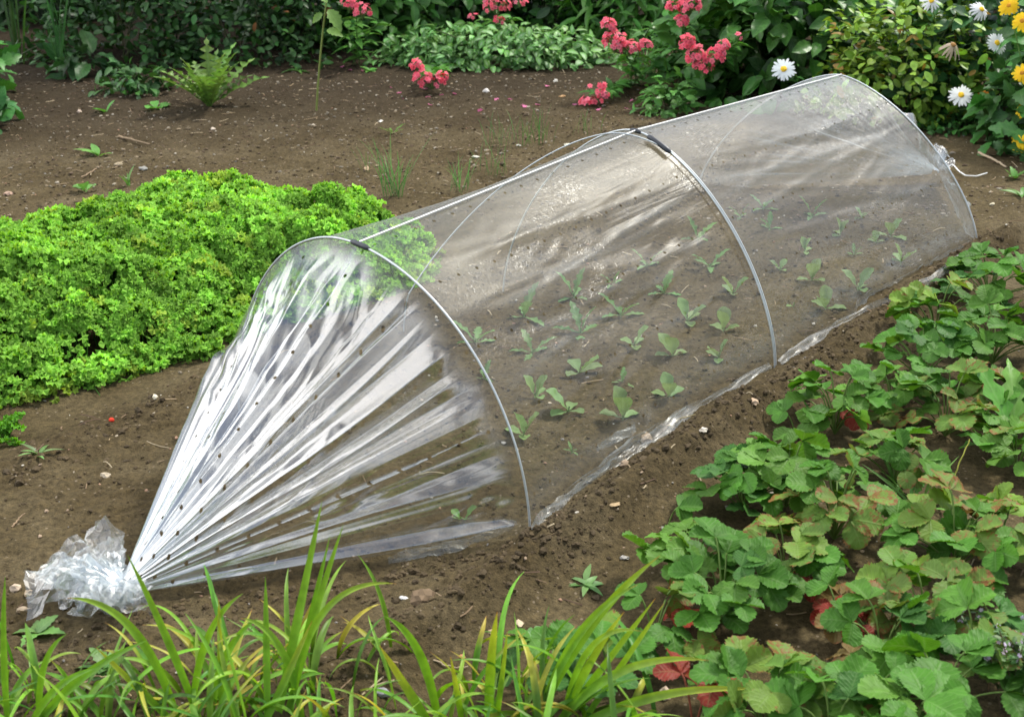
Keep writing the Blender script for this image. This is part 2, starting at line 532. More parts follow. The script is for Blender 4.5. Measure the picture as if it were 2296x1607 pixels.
# ------------------------------------------------------------------ ground
xs = np.concatenate([np.array([-300, -120, -50, -20, -9, -5.5, -4]), np.linspace(-3.0, -1.35, 120)[:-1], np.arange(-1.35, 1.6, .0075), np.linspace(1.6, 3.8, 150), np.array([5, 7, 10, 22, 50, 120, 300])])
y = 1.0; yl = [-300, -120, -50, -20, -8, -3, -.8, .2]
yy = 0.9
while yy < 7.5:
    yl.append(yy); yy += 0.0035 + 0.0032 * max(yy - 1.2, 0)
yl += [8, 9.5, 13, 25, 60, 150, 400]
ysv = np.array(yl)
XX, YY = np.meshgrid(xs, ysv)
ZZ = gh_fine(XX, YY)
near = (XX > -3.2) & (XX < 4) & (YY > .5) & (YY < 8)
ZZ = np.where(near, ZZ, 0.0)
gb = Buf()
cr = crumbly(XX, YY)
# shade painted into the soil colour at the back left, under the hedge
soil_shade = np.clip(sstep(4.3, 5.6, YY + (XX * -0.28)) * .75, 0, .75) * (1 - sstep(.0, 1.0, XX)) + .35 * sstep(5.3, 6, YY)
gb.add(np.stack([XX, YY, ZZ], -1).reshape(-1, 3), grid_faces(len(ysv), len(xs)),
       np.stack([cr, np.clip(soil_shade, 0, .8), cr * 0, cr * 0], -1).reshape(1, -1, 4))
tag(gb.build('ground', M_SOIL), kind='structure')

# icosphere-ish template for crumbs and stones
_t = (1 + 5 ** .5) / 2
ICO = nrm(np.array([(-1, _t, 0), (1, _t, 0), (-1, -_t, 0), (1, -_t, 0), (0, -1, _t), (0, 1, _t), (0, -1, -_t), (0, 1, -_t), (_t, 0, -1), (_t, 0, 1), (-_t, 0, -1), (-_t, 0, 1)], float))
ICF = np.array([(0, 11, 5), (0, 5, 1), (0, 1, 7), (0, 7, 10), (0, 10, 11), (1, 5, 9), (5, 11, 4), (11, 10, 2), (10, 7, 6), (7, 1, 8), (3, 9, 4), (3, 4, 2), (3, 2, 6), (3, 6, 8), (3, 8, 9), (4, 9, 5), (2, 4, 11), (6, 2, 10), (8, 6, 7), (9, 8, 1)])


def sub_ico():
    V = [tuple(v) for v in ICO]; F = []; cache = {}
    def mid(a, b):
        k = (min(a, b), max(a, b))
        if k not in cache:
            cache[k] = len(V); m_ = nrm((np.array(V[a]) + np.array(V[b])) / 2); V.append(tuple(m_))
        return cache[k]
    for a, b, c in ICF:
        ab, bc, ca = mid(a, b), mid(b, c), mid(c, a)
        F += [(a, ab, ca), (b, bc, ab), (c, ca, bc), (ab, bc, ca)]
    return np.array(V), np.array(F)


ICO2, ICF2 = sub_ico()


def blobs(buf, P, S, cols, flat=(1, 1, .6), tmpl=(ICO, ICF), jit=.3):
    K = len(P); T, F = tmpl
    V = np.broadcast_to(T[None], (K,) + T.shape) * (1 + jit * (R.random((K, len(T), 1)) - .5) * 2)
    V = V * (np.array(flat)[None, None] * (.7 + .6 * R.random((K, 1, 3))))
    th = R.random(K) * 2 * PI; c, s = np.cos(th), np.sin(th)
    x = V[:, :, 0] * c[:, None] - V[:, :, 1] * s[:, None]; y_ = V[:, :, 0] * s[:, None] + V[:, :, 1] * c[:, None]
    V = np.stack([x, y_, V[:, :, 2]], -1) * np.asarray(S)[:, None, None]
    buf.add(V + np.asarray(P)[:, None], F, cols)


def scatter_soil():
    """crumbs of soil, grit and bits of straw that nobody could count"""
    b = Buf()
    n = 130000
    x = R.uniform(-1.9, 2.6, n); y_ = 1.1 + 5.2 * R.random(n) ** 1.3
    c = crumbly(x, y_)
    keep = R.random(n) < c ** 1.6 * .55
    x, y_ = x[keep], y_[keep]
    z = gh_fine(x, y_)
    S = .0014 + .0034 * R.random(len(x)) ** 2.5 + .002 * (R.random(len(x)) < .03)
    sh = .6 + .7 * R.random((len(x), 1))
    blobs(b, np.stack([x, y_, z + S * .25], -1), S, np.array([[.078, .055, .028]]) * sh, (1, 1, .75), jit=.4)
    n = 2600
    x = R.uniform(-1.9, 2.6, n); y_ = 1.1 + 5.2 * R.random(n)
    z = gh_fine(x, y_)
    S = .0016 + .0034 * R.random(n) ** 2
    pal = np.array([(.36, .30, .22), (.30, .22, .15), (.45, .41, .34), (.22, .2, .18), (.33, .2, .13)])
    blobs(b, np.stack([x, y_, z + S * .3], -1), S, pal[R.integers(0, 5, n)] * (.7 + .5 * R.random((n, 1))), (1.1, .8, .6))
    n = 7000
    x = R.uniform(-2.2, 1.5, n); y_ = 3.6 + 2.2 * R.random(n)
    z = gh_fine(x, y_)
    S = .002 + .0055 * R.random(n) ** 2.2
    pal = np.array([(.22, .17, .11), (.16, .12, .07), (.30, .26, .2), (.10, .07, .045), (.13, .09, .055)])
    blobs(b, np.stack([x, y_, z + S * .2], -1), S, pal[R.integers(0, 5, n)] * (.6 + .5 * R.random((n, 1))), (1.2, .8, .5))
    # broken lumps banked along the skirts and in front of the gathered end
    n = 2400
    a_ = R.uniform(-.75, 2.0, n); w_ = np.where(R.random(n) < .62, R.normal(-.045, .032, n), R.normal(.86, .035, n))
    fr = R.random(n) < .22
    a_ = np.where(fr, R.uniform(-.75, .05, n), a_); w_ = np.where(fr, -.02 - R.exponential(.05, n) + .36 * np.clip(-a_ / .55, 0, 1), w_)
    x = F1[0] + VDIR[0] * a_ + NDIR[0] * w_; y_ = F1[1] + VDIR[1] * a_ + NDIR[1] * w_
    z = gh_fine(x, y_); S = .0016 + .0062 * R.random(n) ** 3.5
    blobs(b, np.stack([x, y_, z + S * .1], -1), S, np.array([[.076, .054, .028]]) * (.65 + .6 * R.random((n, 1))), (1, .85, .75), tmpl=(ICO2, ICF2), jit=.26)
    # straw and bits of dead stalk
    n = 1500
    x = R.uniform(-1.9, 2.6, n); y_ = 1.1 + 5.2 * R.random(n)
    z = gh_fine(x, y_) + .002
    th = R.random(n) * 2 * PI; L = .006 + .022 * R.random(n) ** 2.5
    d = np.stack([np.cos(th), np.sin(th), (R.random(n) - .5) * .3], -1) * L[:, None]
    p0 = np.stack([x, y_, z], -1)
    ln = bez(p0 - d, p0 + np.array([0, 0, .002]) + R.normal(0, .003, (n, 3)), p0 + d, 4)
    ln[:, :, 2] = np.maximum(ln[:, :, 2], z[:, None] - .001)
    pal = np.array([(.34, .25, .15), (.22, .15, .09), (.42, .34, .22), (.14, .09, .06)])
    tubes(b, ln, .0009 + .0006 * R.random((n, 1)) * np.ones((1, 4)), pal[R.integers(0, 4, n)], 4)
    tag(b.build('soil_crumbs', M_STONE, smooth=False), 'loose crumbs of brown soil, grit and straw over the beds', 'soil crumbs', kind='stuff')


scatter_soil()

# ------------------------------------------------------------------ the polythene tunnel
HO = [dict(F=F1, a=.405, al=.325, H=.432, n=1.95), dict(F=F2, a=.385, al=.365, H=.455, n=1.62), dict(F=F3, a=.445, al=.43, H=.408, n=1.52)]
NT_ = 181


def profile(h, m=NT_):
    th = np.linspace(0, PI, 1500)
    x = np.where(th < PI / 2, h['a'], h['al']) * np.sign(np.cos(th)) * np.abs(np.cos(th)) ** (2 / h['n'])
    z = h['H'] * np.abs(np.sin(th)) ** (2 / h['n'])
    s = np.concatenate([[0], np.cumsum(np.hypot(np.diff(x), np.diff(z)))])
    q = np.linspace(0, s[-1], m)
    x = np.interp(q, s, x); z = np.interp(q, s, z)
    k = np.array([1, 2, 3, 2, 1]) / 9
    for _ in range(3):
        x[2:-2] = np.convolve(x, k, 'valid'); z[2:-2] = np.convolve(z, k, 'valid')
    w = h['a'] - x                       # from the right foot to the left
    return h['F'][None] + w[:, None] * NDIR[None] + z[:, None] * ZUP[None], s[-1]


PRO = [profile(h) for h in HO]
ARC = 1.25
tun = thing('polytunnel', 'low clear polythene tunnel over seedlings, its near end gathered and tied on the soil', 'cloche', F1 + .4 * NDIR)
TO = np.array(tun.location)


def part(b, name, mats, parent=tun, **kw):
    V0 = TO
    b.v = [v - V0[None] for v in b.v]
    return b.build(name, mats, parent, **kw)


def body():
    b = Buf()
    t = np.linspace(0, 1, NT_)
    a0 = 0.0
    for k in range(2):
        P, Q = PRO[k][0], PRO[k + 1][0]
        m = 150
        L = np.linalg.norm(Q - P, axis=1).mean()
        s = np.linspace(0, 1, m)
        V = P[None] * (1 - s[:, None, None]) + Q[None] * s[:, None, None]
        cen = V.mean(1, keepdims=True) * np.array([1, 1, 0])
        out = nrm(V - cen - np.array([0, 0, .10]))
        side = np.sin(np.clip(np.abs(t - .5) * 2, 0, 1) * PI)[None] ** .8
        sag = np.sin(s * PI)[:, None] ** .7
        d = -.028 * sag * side
        S, Tm = np.meshgrid(s, t, indexing='ij')
        # long tension folds running out from the hoops
        f = fbm(S * 1.6 + 3 + k * 9, Tm * 15 + S * 2.0, 3) - .5
        d = d + f * .020 * sag ** .6 * np.clip(side * 1.2, 0, 1)
        f2 = np.abs(fbm(S * 7 + k * 5, Tm * 34 - S * 6, 2) - .5)
        d = d - f2 * .010 * sag ** .5 * side * sstep(.35, .6, fbm(S * 3 + 7 * k, Tm * 5 + 2, 2))
        # loose skirt ruckles near the ground
        low = np.exp(-((Tm - .03) / .05) ** 2) + np.exp(-((Tm - .97) / .05) ** 2)
        d = d + low * (fbm(S * 14, Tm * 20 + k, 2) - .5) * .03 * sag
        V = V + out * d[..., None]
        # skirt pulled slightly in between the hoops, buried
        V = V + NDIR * (.020 * sag * (np.clip(1 - Tm * 7, 0, 1) - np.clip(Tm * 7 - 6, 0, 1)))[..., None]
        edge = sstep(.10, .22, s) * (1 - sstep(.60, .72, s)) if k == 0 else sstep(.30, .45, s)
        V[:, 0, 2] -= .02 - .020 * edge; V[:, -1, 2] -= .02
        V[:, :4] += NDIR * (edge * .012)[:, None, None]
        haze = .004 + .034 * fbm(S * 4 + k * 3, Tm * 14, 3) ** 1.5 +   .018 * k * (.3 + .7 * sstep(.3, 1, S))
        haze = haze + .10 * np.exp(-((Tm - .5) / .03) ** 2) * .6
        haze = haze + (.34 * np.exp(-(Tm / .016) ** 2) * edge[:, None] + .10 * np.exp(-((Tm - .045) / .02) ** 2)) * (.3 + 1.0 * vnoise(S * 9 + k * 4, Tm * 9))
        for (t0, sl, a_, s0, s1) in ([(.20, .05, .10, 0, .8), (.245, .02, .07, .2, 1), (.305, .04, .14, .1, 1), (.335, -.03, .07, .3, 1), (.39, .02, .06, 0, .7), (.14, .03, .08, .3, 1), (.42, -.06, .07, .5, 1)] if k == 0
                                     else [(.345, -.04, .16, 0, .9), (.26, .06, .08, 0, .7), (.40, -.03, .08, .2, 1), (.21, -.05, .08, .4, 1), (.31, .09, .07, 0, 1)]):
            wv = Tm - (t0 + sl * S + .012 * (vnoise(S * 4 + t0 * 50, 0 * S) - .5))
            haze = haze + a_ * np.exp(-np.abs(wv) / .004) * sstep(s0, s0 + .15, S) * (1 - sstep(s1 - .15, s1, S)) * (.4 + .8 * vnoise(S * 8 + t0 * 90, 0 * S))
            V = V + out * (.0035 * np.exp(-np.abs(wv) / .006) * sag)[..., None]
        crk = np.where(k == 0, .45 + 1.5 * sstep(.35, .9, S) * np.exp(-((Tm - .33) / .10) ** 2), .55 + 0 * S)
        C = np.stack([haze, crk, haze * 0, haze * 0], -1)
        U = np.stack([a0 + S * L, Tm * ARC, 1 + 0 * S], -1)
        b.add(V.reshape(-1, 3), grid_faces(m, NT_), C.reshape(1, -1, 4), U.reshape(1, -1, 3))
        a0 += L
    return part(b, 'film_cover', M_FILM)


def pleat(t, r, seed, K):
    """flat-sided zigzag folds across the sheet"""
    rr = np.random.default_rng(seed)
    gaps = rr.gamma(1.1, 1.0, K) + .22
    pos = np.concatenate([[0], np.cumsum(gaps)]) / gaps.sum()
    h = rr.uniform(.25, 1.0, K + 1) * (np.arange(K + 1) % 2 * 2 - 1) * np.concatenate([gaps[:1], np.minimum(gaps[1:], gaps[:-1]), gaps[-1:]]).clip(.4, 2.2)
    tw = t + .004 * np.sin(r * 4 + t * 31 + seed) * r
    st = rr.uniform(0, .4, K + 1) ** 1.6 * (rr.random(K + 1) < .5); ph = rr.uniform(0, 50, K + 1); dr = rr.uniform(.2, .8, K + 1) * gaps.mean() / gaps.sum()
    out = np.empty_like(t)
    for i in range(len(t)):
        q = r[i, 0]
        pk = np.maximum.accumulate(pos + dr * (vnoise(ph, ph * 0 + q * 2.2) - .5) * 1.5)
        out[i] = np.interp(tw[i], pk, h * (.12 + .88 * sstep(st, st + .15, q)) * (.7 + .6 * vnoise(ph + 9, ph * 0 + q * 3)))
    return out


def fan(hoop, g, seed, K, nr=150, nt=901, dirs=1, haze0=.01, endr=.014):
    P0 = PRO[hoop][0]
    q = np.linspace(0, 1, NT_); t = np.linspace(0, 1, nt)
    P = np.stack([np.interp(t, q, P0[:, i]) for i in range(3)], -1)
    L = np.linalg.norm(P - g, axis=1)
    r = np.linspace(0, 1, nr) ** .85
    ang = t * PI
    E = g[None] + endr * (np.cos(ang)[:, None] * -NDIR[None] + (np.sin(ang)[:, None] * 1.4) * ZUP[None])
    Rr, Tt = np.meshgrid(r, t, indexing='ij')
    V = P[None] * (1 - Rr[..., None]) + E[None] * Rr[..., None]
    # slack: the sheet hangs a little hollow on the sides, straight on the ridge
    cen = (F1 if hoop == 0 else F3) + .4 * NDIR
    ax = cen[None, None] * (1 - Rr[..., None]) + g[None, None] * Rr[..., None]
    out = nrm(V - ax * np.array([1, 1, 0]) - np.array([0, 0, .02]))
    st = .01 + .10 * vnoise(Tt * 23 + seed, 0 * Rr) ** 2
    on = sstep(st * .2, st + .05, Rr)
    sc_ = 1.25 / K * (1 - Rr) ** .9
    d = pleat(Tt, Rr, seed, K) * sc_ * .70 * on
    d = d + pleat(Tt, Rr, seed + 1, K * 2) * sc_ * .13 * sstep(.15, .4, Rr + .3 * vnoise(Tt * 14, 3.0))
    d = d + (fbm(Rr * 2 + seed, Tt * 70, 2) - .5) * .004 * on * (1 - Rr)
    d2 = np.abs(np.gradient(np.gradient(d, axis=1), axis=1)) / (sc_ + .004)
    crease_glint = np.clip(d2 / np.percentile(d2, 97), 0, 1) ** 1.3 * (.25 + .9 * vnoise(Rr * 6, Tt * 55))
    pl = d / (sc_ + .002)
    cr = np.abs(fbm(Rr * 6 + 2 * seed, Tt * 26 + Rr * 5, 2) - .5)
    d = d - cr * .035 * on * (1 - Rr) * sstep(.54, .64, fbm(Rr * 4, Tt * 7 + seed, 2))
    d = d - .035 * np.sin(Rr * PI) * np.sin(Tt * PI) ** 2 * .4
    d = d * (1 - .85 * sstep(.74, .90, Tt))
    V = V + out * d[..., None]
    V[..., 2] = np.maximum(V[..., 2], gh(V[..., 0], V[..., 1]) + .003 + np.clip(.5 + pl, 0, 1) * .005)
    haze = haze0 + .36 * crease_glint * (1 - .5 * Rr) + .26 * np.exp(-((Tt - .60) / .11) ** 2) * sstep(.25, .85, Rr) + .25 * np.exp(-((Tt - .5) / .0035) ** 2) * (1 - sstep(.3, .8, Rr)) + .55 * sstep(.62, .98, Rr) + .02 * fbm(Rr * 3, Tt * 40, 2)  # white haze also paints glints on the creases and the bright left ridge
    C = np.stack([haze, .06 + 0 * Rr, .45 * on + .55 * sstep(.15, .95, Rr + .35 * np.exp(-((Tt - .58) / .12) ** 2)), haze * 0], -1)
    U = np.stack([-.018 - dirs * Rr * L[None], Tt * ARC, np.maximum(1 - Rr, .12)], -1)
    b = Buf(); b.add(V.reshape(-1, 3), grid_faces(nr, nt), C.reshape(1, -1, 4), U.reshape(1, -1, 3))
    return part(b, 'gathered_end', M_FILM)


def tuft(g, lobes, seed):
    """the loose tail of film beyond the tie: crumpled lobes of sheet, [(towards, spread, reach, rise)]"""
    rr = np.random.default_rng(seed)
    b = Buf()
    for li, (dv, spread, reach, rise) in enumerate(lobes):
        dv = nrm(np.array([dv[0], dv[1], 0.])); sd = np.cross(dv, ZUP)
        for layer in range(3):
            nr, nt = 15, 21
            r = np.linspace(0, 1, nr); a = np.linspace(-1, 1, nt) * spread
            Rr, Aa = np.meshgrid(r, a, indexing='ij')
            k = 7.7 * li + 3.1 * layer + seed
            edge = .72 + .5 * vnoise(Aa * 1.9 + k, 0 * Aa + 1.5) - .14 * layer + .06 * np.abs(np.sin(Aa * 6 + k))
            rho = .006 + Rr ** .85 * reach * edge
            fold = (vnoise(Aa * 2.3 + k, Rr * 2.4 + k) - .5) * .085 + (vnoise(Aa * 6 + k, Rr * 5.5 + k) - .5) * .040
            z = .012 + rise * reach * np.sin(np.clip(Rr * 1.15, 0, 1) * PI * .62) * (1.1 - .38 * layer) * np.cos(Aa / spread * 1.15) + fold * sstep(.05, .45, Rr) * reach / .13
            V = g + dv * (np.cos(Aa) * rho)[..., None] + sd * (np.sin(Aa) * rho)[..., None] + ZUP * z[..., None]
            V = V + rr.normal(0, 1, V.shape) * (.0024 * sstep(.1, .5, Rr) * reach / .13)[..., None]
            V[..., 2] = np.maximum(V[..., 2], gh(V[..., 0], V[..., 1]) + .004 + .003 * layer)
            F = grid_faces(nr, nt)
            odd = (np.arange(len(F)) % 2 == 0)[:, None]
            F = np.concatenate([np.where(odd, F[:, [0, 1, 2]], F[:, [0, 1, 3]]), np.where(odd, F[:, [0, 2, 3]], F[:, [1, 2, 3]])])
            haze = .03 + .62 * (1 - sstep(.08, .75, Rr)) ** 1.3 + .06 * rr.random(Rr.shape)
            C = np.stack([haze, .5 + 0 * Rr, .26 + .25 * (1 - sstep(.1, .8, Rr)), 0 * Rr], -1)
            U = np.stack([rho + layer + li, Aa * .12, 1 + 0 * Rr], -1)
            b.add(V.reshape(-1, 3), F, C.reshape(1, -1, 4), U.reshape(1, -1, 3))
    return part(b, 'film_tail', M_TUFT, smooth=False)


body()
GN = GT(285, 1322, .018)
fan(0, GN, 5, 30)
tuft(GN, [(GT(135, 1265) - GN, .66, .126, .20), (GT(90, 1352) - GN, .45, .125, .22), (GT(200, 1445) - GN, .9, .102, .28)], 3)
# ruckled hem of film lying on the soil along the skirt
for pts, wid in (([(1192, 1185), (1225, 1153), (1262, 1122), (1300, 1092), (1345, 1060), (1390, 1030), (1440, 998), (1500, 955), (1560, 912), (1640, 868), (1728, 816)], .024), ([(1338, 1006), (1375, 985), (1425, 958)], .018),
                 ([(1748, 812), (1815, 768), (1880, 724), (1950, 690), (2020, 662), (2090, 625), (2140, 590), (2186, 562)], .030), ([(870, 1256), (930, 1243), (1010, 1226), (1090, 1203), (1150, 1178)], .022)):
    P = np.array([GT(x_, y_, .010) for x_, y_ in pts]); m = 140
    q = np.linspace(0, len(pts) - 1, m); c = np.stack([np.interp(q, np.arange(len(pts)), P[:, k]) for k in range(3)], -1)
    q1 = np.linspace(-1, 1, 9)
    Qa, Qb = np.meshgrid(q, q1, indexing='ij')
    ww = wid * np.sin(np.linspace(.06, .97, m) * PI) ** .5 * (.25 + .95 * sstep(.25, .75, vnoise(q * .9 + wid * 99, q * 0)))
    V = c[:, None] + NDIR * (Qb * ww[:, None] * .5)[..., None] + ZUP * ((fbm(Qa * 3, Qb * 1.2 + wid * 70, 2) - .45) * .010 + .006 * Qb)[..., None]
    V[..., 2] = np.maximum(V[..., 2], gh_fine(V[..., 0], V[..., 1]) + .002)
    hz = .05 + .15 * vnoise(Qa * 4, Qb * 3)
    b = Buf(); b.add(V.reshape(-1, 3), grid_faces(m, 9), np.stack([hz, .35 + 0 * hz, 0 * hz, 0 * hz], -1).reshape(1, -1, 4), np.stack([Qa * .05, Qb * .02, 1 + 0 * Qa], -1).reshape(1, -1, 3))
    part(b, 'film_hem', M_FILM2)
GF = GT(2098, 392, .03)
fan(2, GF, 9, 40, nr=70, nt=361, dirs=-1, haze0=.03)
tuft(GF, [((.30, .9), .6, .062, .9), ((.9, .5), .5, .05, .4)], 8)


def hoop(k, scale=1.0, off=0.0, rad=.0021, name='hoop', mat=M_STEEL, lo=.05, shift=0.0, skew=0.0):
    P = PRO[k][0].copy()
    c = HO[k]['F'] + HO[k]['a'] * NDIR
    P = c + (P - c) * scale + VDIR * off
    P = P + NDIR * shift
    t = np.linspace(-1, 1, len(P))[:, None]
    P = P - VDIR * (skew * np.clip(t + .15, 0, 1) ** 1.1)
    P = np.concatenate([P[:1] - ZUP * lo, P, P[-1:] - ZUP * lo])
    b = Buf(); tubes(b, P, rad, (.8, .8, .8), 6)
    return part(b, name, mat)


def clip(k, i0, i1, rad=.0075, off=0.0, scale=1.0):
    P = PRO[k][0][i0:i1]
    c = HO[k]['F'] + HO[k]['a'] * NDIR
    P = c + (P - c) * scale + VDIR * off
    n = len(P)
    rr = np.full((1, n), rad); rr[0, 0] *= .6; rr[0, -1] *= .6
    b = Buf(); tubes(b, P, rr, (1, 1, 1), 8)
    return part(b, 'rubber_sleeve', M_CLIP)


hoop(0, 1.004); hoop(1, 1.006); hoop(2, 1.004)
# second, looser wire over the film at the middle hoop
hoop(1, 1.016, -.012, .0016, 'outer_wire', skew=.34)
clip(0, 86, 93, .0052, 0, 1.006)
clip(1, 75, 85, .0062, -.016, 1.020)
clip(1, 88, 93, .0050, 0.0, 1.006)

# ridge cord
ap = [PRO[k][0][NT_ // 2] + ZUP * .004 for k in range(3)]
ln = np.concatenate([np.linspace(ap[0], ap[1], 12)[:-1], np.linspace(ap[1], ap[2], 12)])
b = Buf(); tubes(b, ln, .0017, (1, 1, 1), 6); part(b, 'ridge_cord', M_CORD)
# white tie string at the far end
ks = [(2104, 383), (2120, 378), (2136, 368), (2150, 384), (2165, 394), (2190, 395), (2213, 388)]
ln = np.array([GT(x, y_, .008 + .012 * (i == 2)) for i, (x, y_) in enumerate(ks)])
q = np.linspace(0, 6, 30)
ln = np.stack([np.interp(q, np.arange(7), ln[:, i]) for i in range(3)], -1)
b = Buf(); tubes(b, ln, .0022, (1, 1, 1), 5); part(b, 'tie_string', M_CORD)
# knot wrap at near end
th = np.linspace(0, 6 * PI, 60)
ln = GN + .016 * (np.cos(th)[:, None] * NDIR + np.sin(th)[:, None] * ZUP) + VDIR * np.linspace(-.006, .006, 60)[:, None]
b = Buf(); tubes(b, ln, .0016, (1, 1, 1), 5); part(b, 'tie_string', M_CORD)

# ------------------------------------------------------------------ plants: helpers
def rdir(az, el):
    return np.stack([np.cos(az) * np.cos(el), np.sin(az) * np.cos(el), np.sin(el)], -1)


def jcol(base, n, dv=.25, dh=.12):
    base = np.asarray(base, float)
    c = np.broadcast_to(base, (n, 3)) * (1 + dv * (R.random((n, 1)) - .5) * 2)
    c = c * (1 + dh * (R.random((n, 3)) - .5) * 2)
    return c


def c4(c, a):
    return np.concatenate([c, np.broadcast_to(np.asarray(a, float).reshape(-1, 1), (len(c), 1))], 1)


def leaves(b, T, P, D, Nn, S, col, W=None, mat=0):
    b.add(place(T[0], P, D, Nn, S, W), T[1], col, T[2], mat)


# ------------------------------------------------------------------ strawberries
YELLOW = (.13, .25, .032); GREEN = (.062, .178, .020); LIME = (.092, .220, .028); DEEP = (.040, .135, .022); RED = (.25, .034, .022); BROWN = (.20, .095, .045)


def trifoliate(b, hub, out, nn, size, col, sick, wilt=0.0):
    ang = [0, 1.25, -1.25]
    out = nrm(out); nn = nrm(nn - out * np.dot(nn, out)); sd = np.cross(nn, out)
    for k, a in enumerate(ang):
        a += random.uniform(-.18, .18)
        d = out * math.cos(a) + sd * math.sin(a) + nn * random.uniform(-.12 - wilt, .34 - wilt)
        up = nn + sd * math.sin(a) * random.uniform(-.3, .3) + R.normal(0, .12, 3)
        T = T_STRAW[random.randrange(3)]
        s = size * (1.06 if k == 0 else .95) * random.uniform(.92, 1.05)
        leaves(b, T, hub[None], d[None], up[None], s, np.array([[*col, sick]]), random.uniform(.92, 1.08))


def strawberry(vx, vy, rad, n, label, kinds='ggg', size=.058, hgt=.085, red=None, seed=0):
    random.seed(1000 + int(vx * 7 + vy))
    z0 = hgt * .75
    c = GT(vx, vy, z0); c[2] = float(gh(c[0], c[1]))
    t = thing('strawberry_plant', label, 'strawberry plant', c, 'strawberry plants along the path')
    b = Buf(); st = Buf()
    for i in range(n):
        az = 2.39996 * i + random.uniform(-.5, .5)
        q = (i + .5) / n
        rr = rad * (.15 + .85 * q ** .6) * random.uniform(.8, 1.1)
        z = hgt * (1.15 - .75 * q) * random.uniform(.8, 1.15) + .012
        o = np.array([math.cos(az), math.sin(az), 0])
        hub = o * rr + ZUP * z
        wc = c + hub
        floor = float(gh(wc[0], wc[1])) + .012
        hub[2] = max(hub[2], floor - c[2])
        k = random.choice(kinds)
        col, sick = {'g': (GREEN, random.choice([0, .0, .15])), 'l': (LIME, .1), 'd': (DEEP, .05), 's': ((.075, .18, .028), random.uniform(.35, .8)),
                     'y': (YELLOW, random.uniform(.3, .6)), 'r': (RED, 0), 'b': ((np.array(BROWN) * random.uniform(.6, 1.1)), random.uniform(.3, .8))}[k]
        col = np.array(col) * random.uniform(.8, 1.25)
        out = o * random.uniform(.6, 1) + R.normal(0, .35, 3) * np.array([1, 1, .3])
        out[2] = random.uniform(-.25, .30)
        nn = ZUP + o * random.uniform(-.2, .7) + R.normal(0, .30, 3)
        trifoliate(b, hub, out, nn, size * random.uniform(.78, 1.12), col, sick, .25 if k in 'rb' else 0)
        mid = o * rr * .45 + ZUP * (z * .9)
        tubes(st, bez(np.zeros(3), mid, hub, 7), .0015, (.14, .22, .05) if k not in 'rb' else (.25, .07, .04), 5)
    b.build('foliage', M_STRAW, t)
    st.build('stems', M_STEM, t)
    for (rx, ry) in (red or ()):
        o = GT(rx, ry, .05) - c
        rb = Buf()
        for q_ in range(2):
            trifoliate(rb, o + R.normal(0, .006, 3), nrm(np.array([R.normal(), -.8 + .4 * R.normal(), -.15])), nrm(np.array([.2, -.5, .8]) + R.normal(0, .3, 3)), size * .62, np.array(RED) * R.uniform(.8, 1.2), 0, .3)
        tubes(rb, bez(np.zeros(3), o * .5 + ZUP * .03, o, 6), .0014, (.3, .06, .04), 5)
        q = rb.build('withered_leaf', M_STRAW, t); q['label'] = 'withered red leaf low on the plant'
    return t


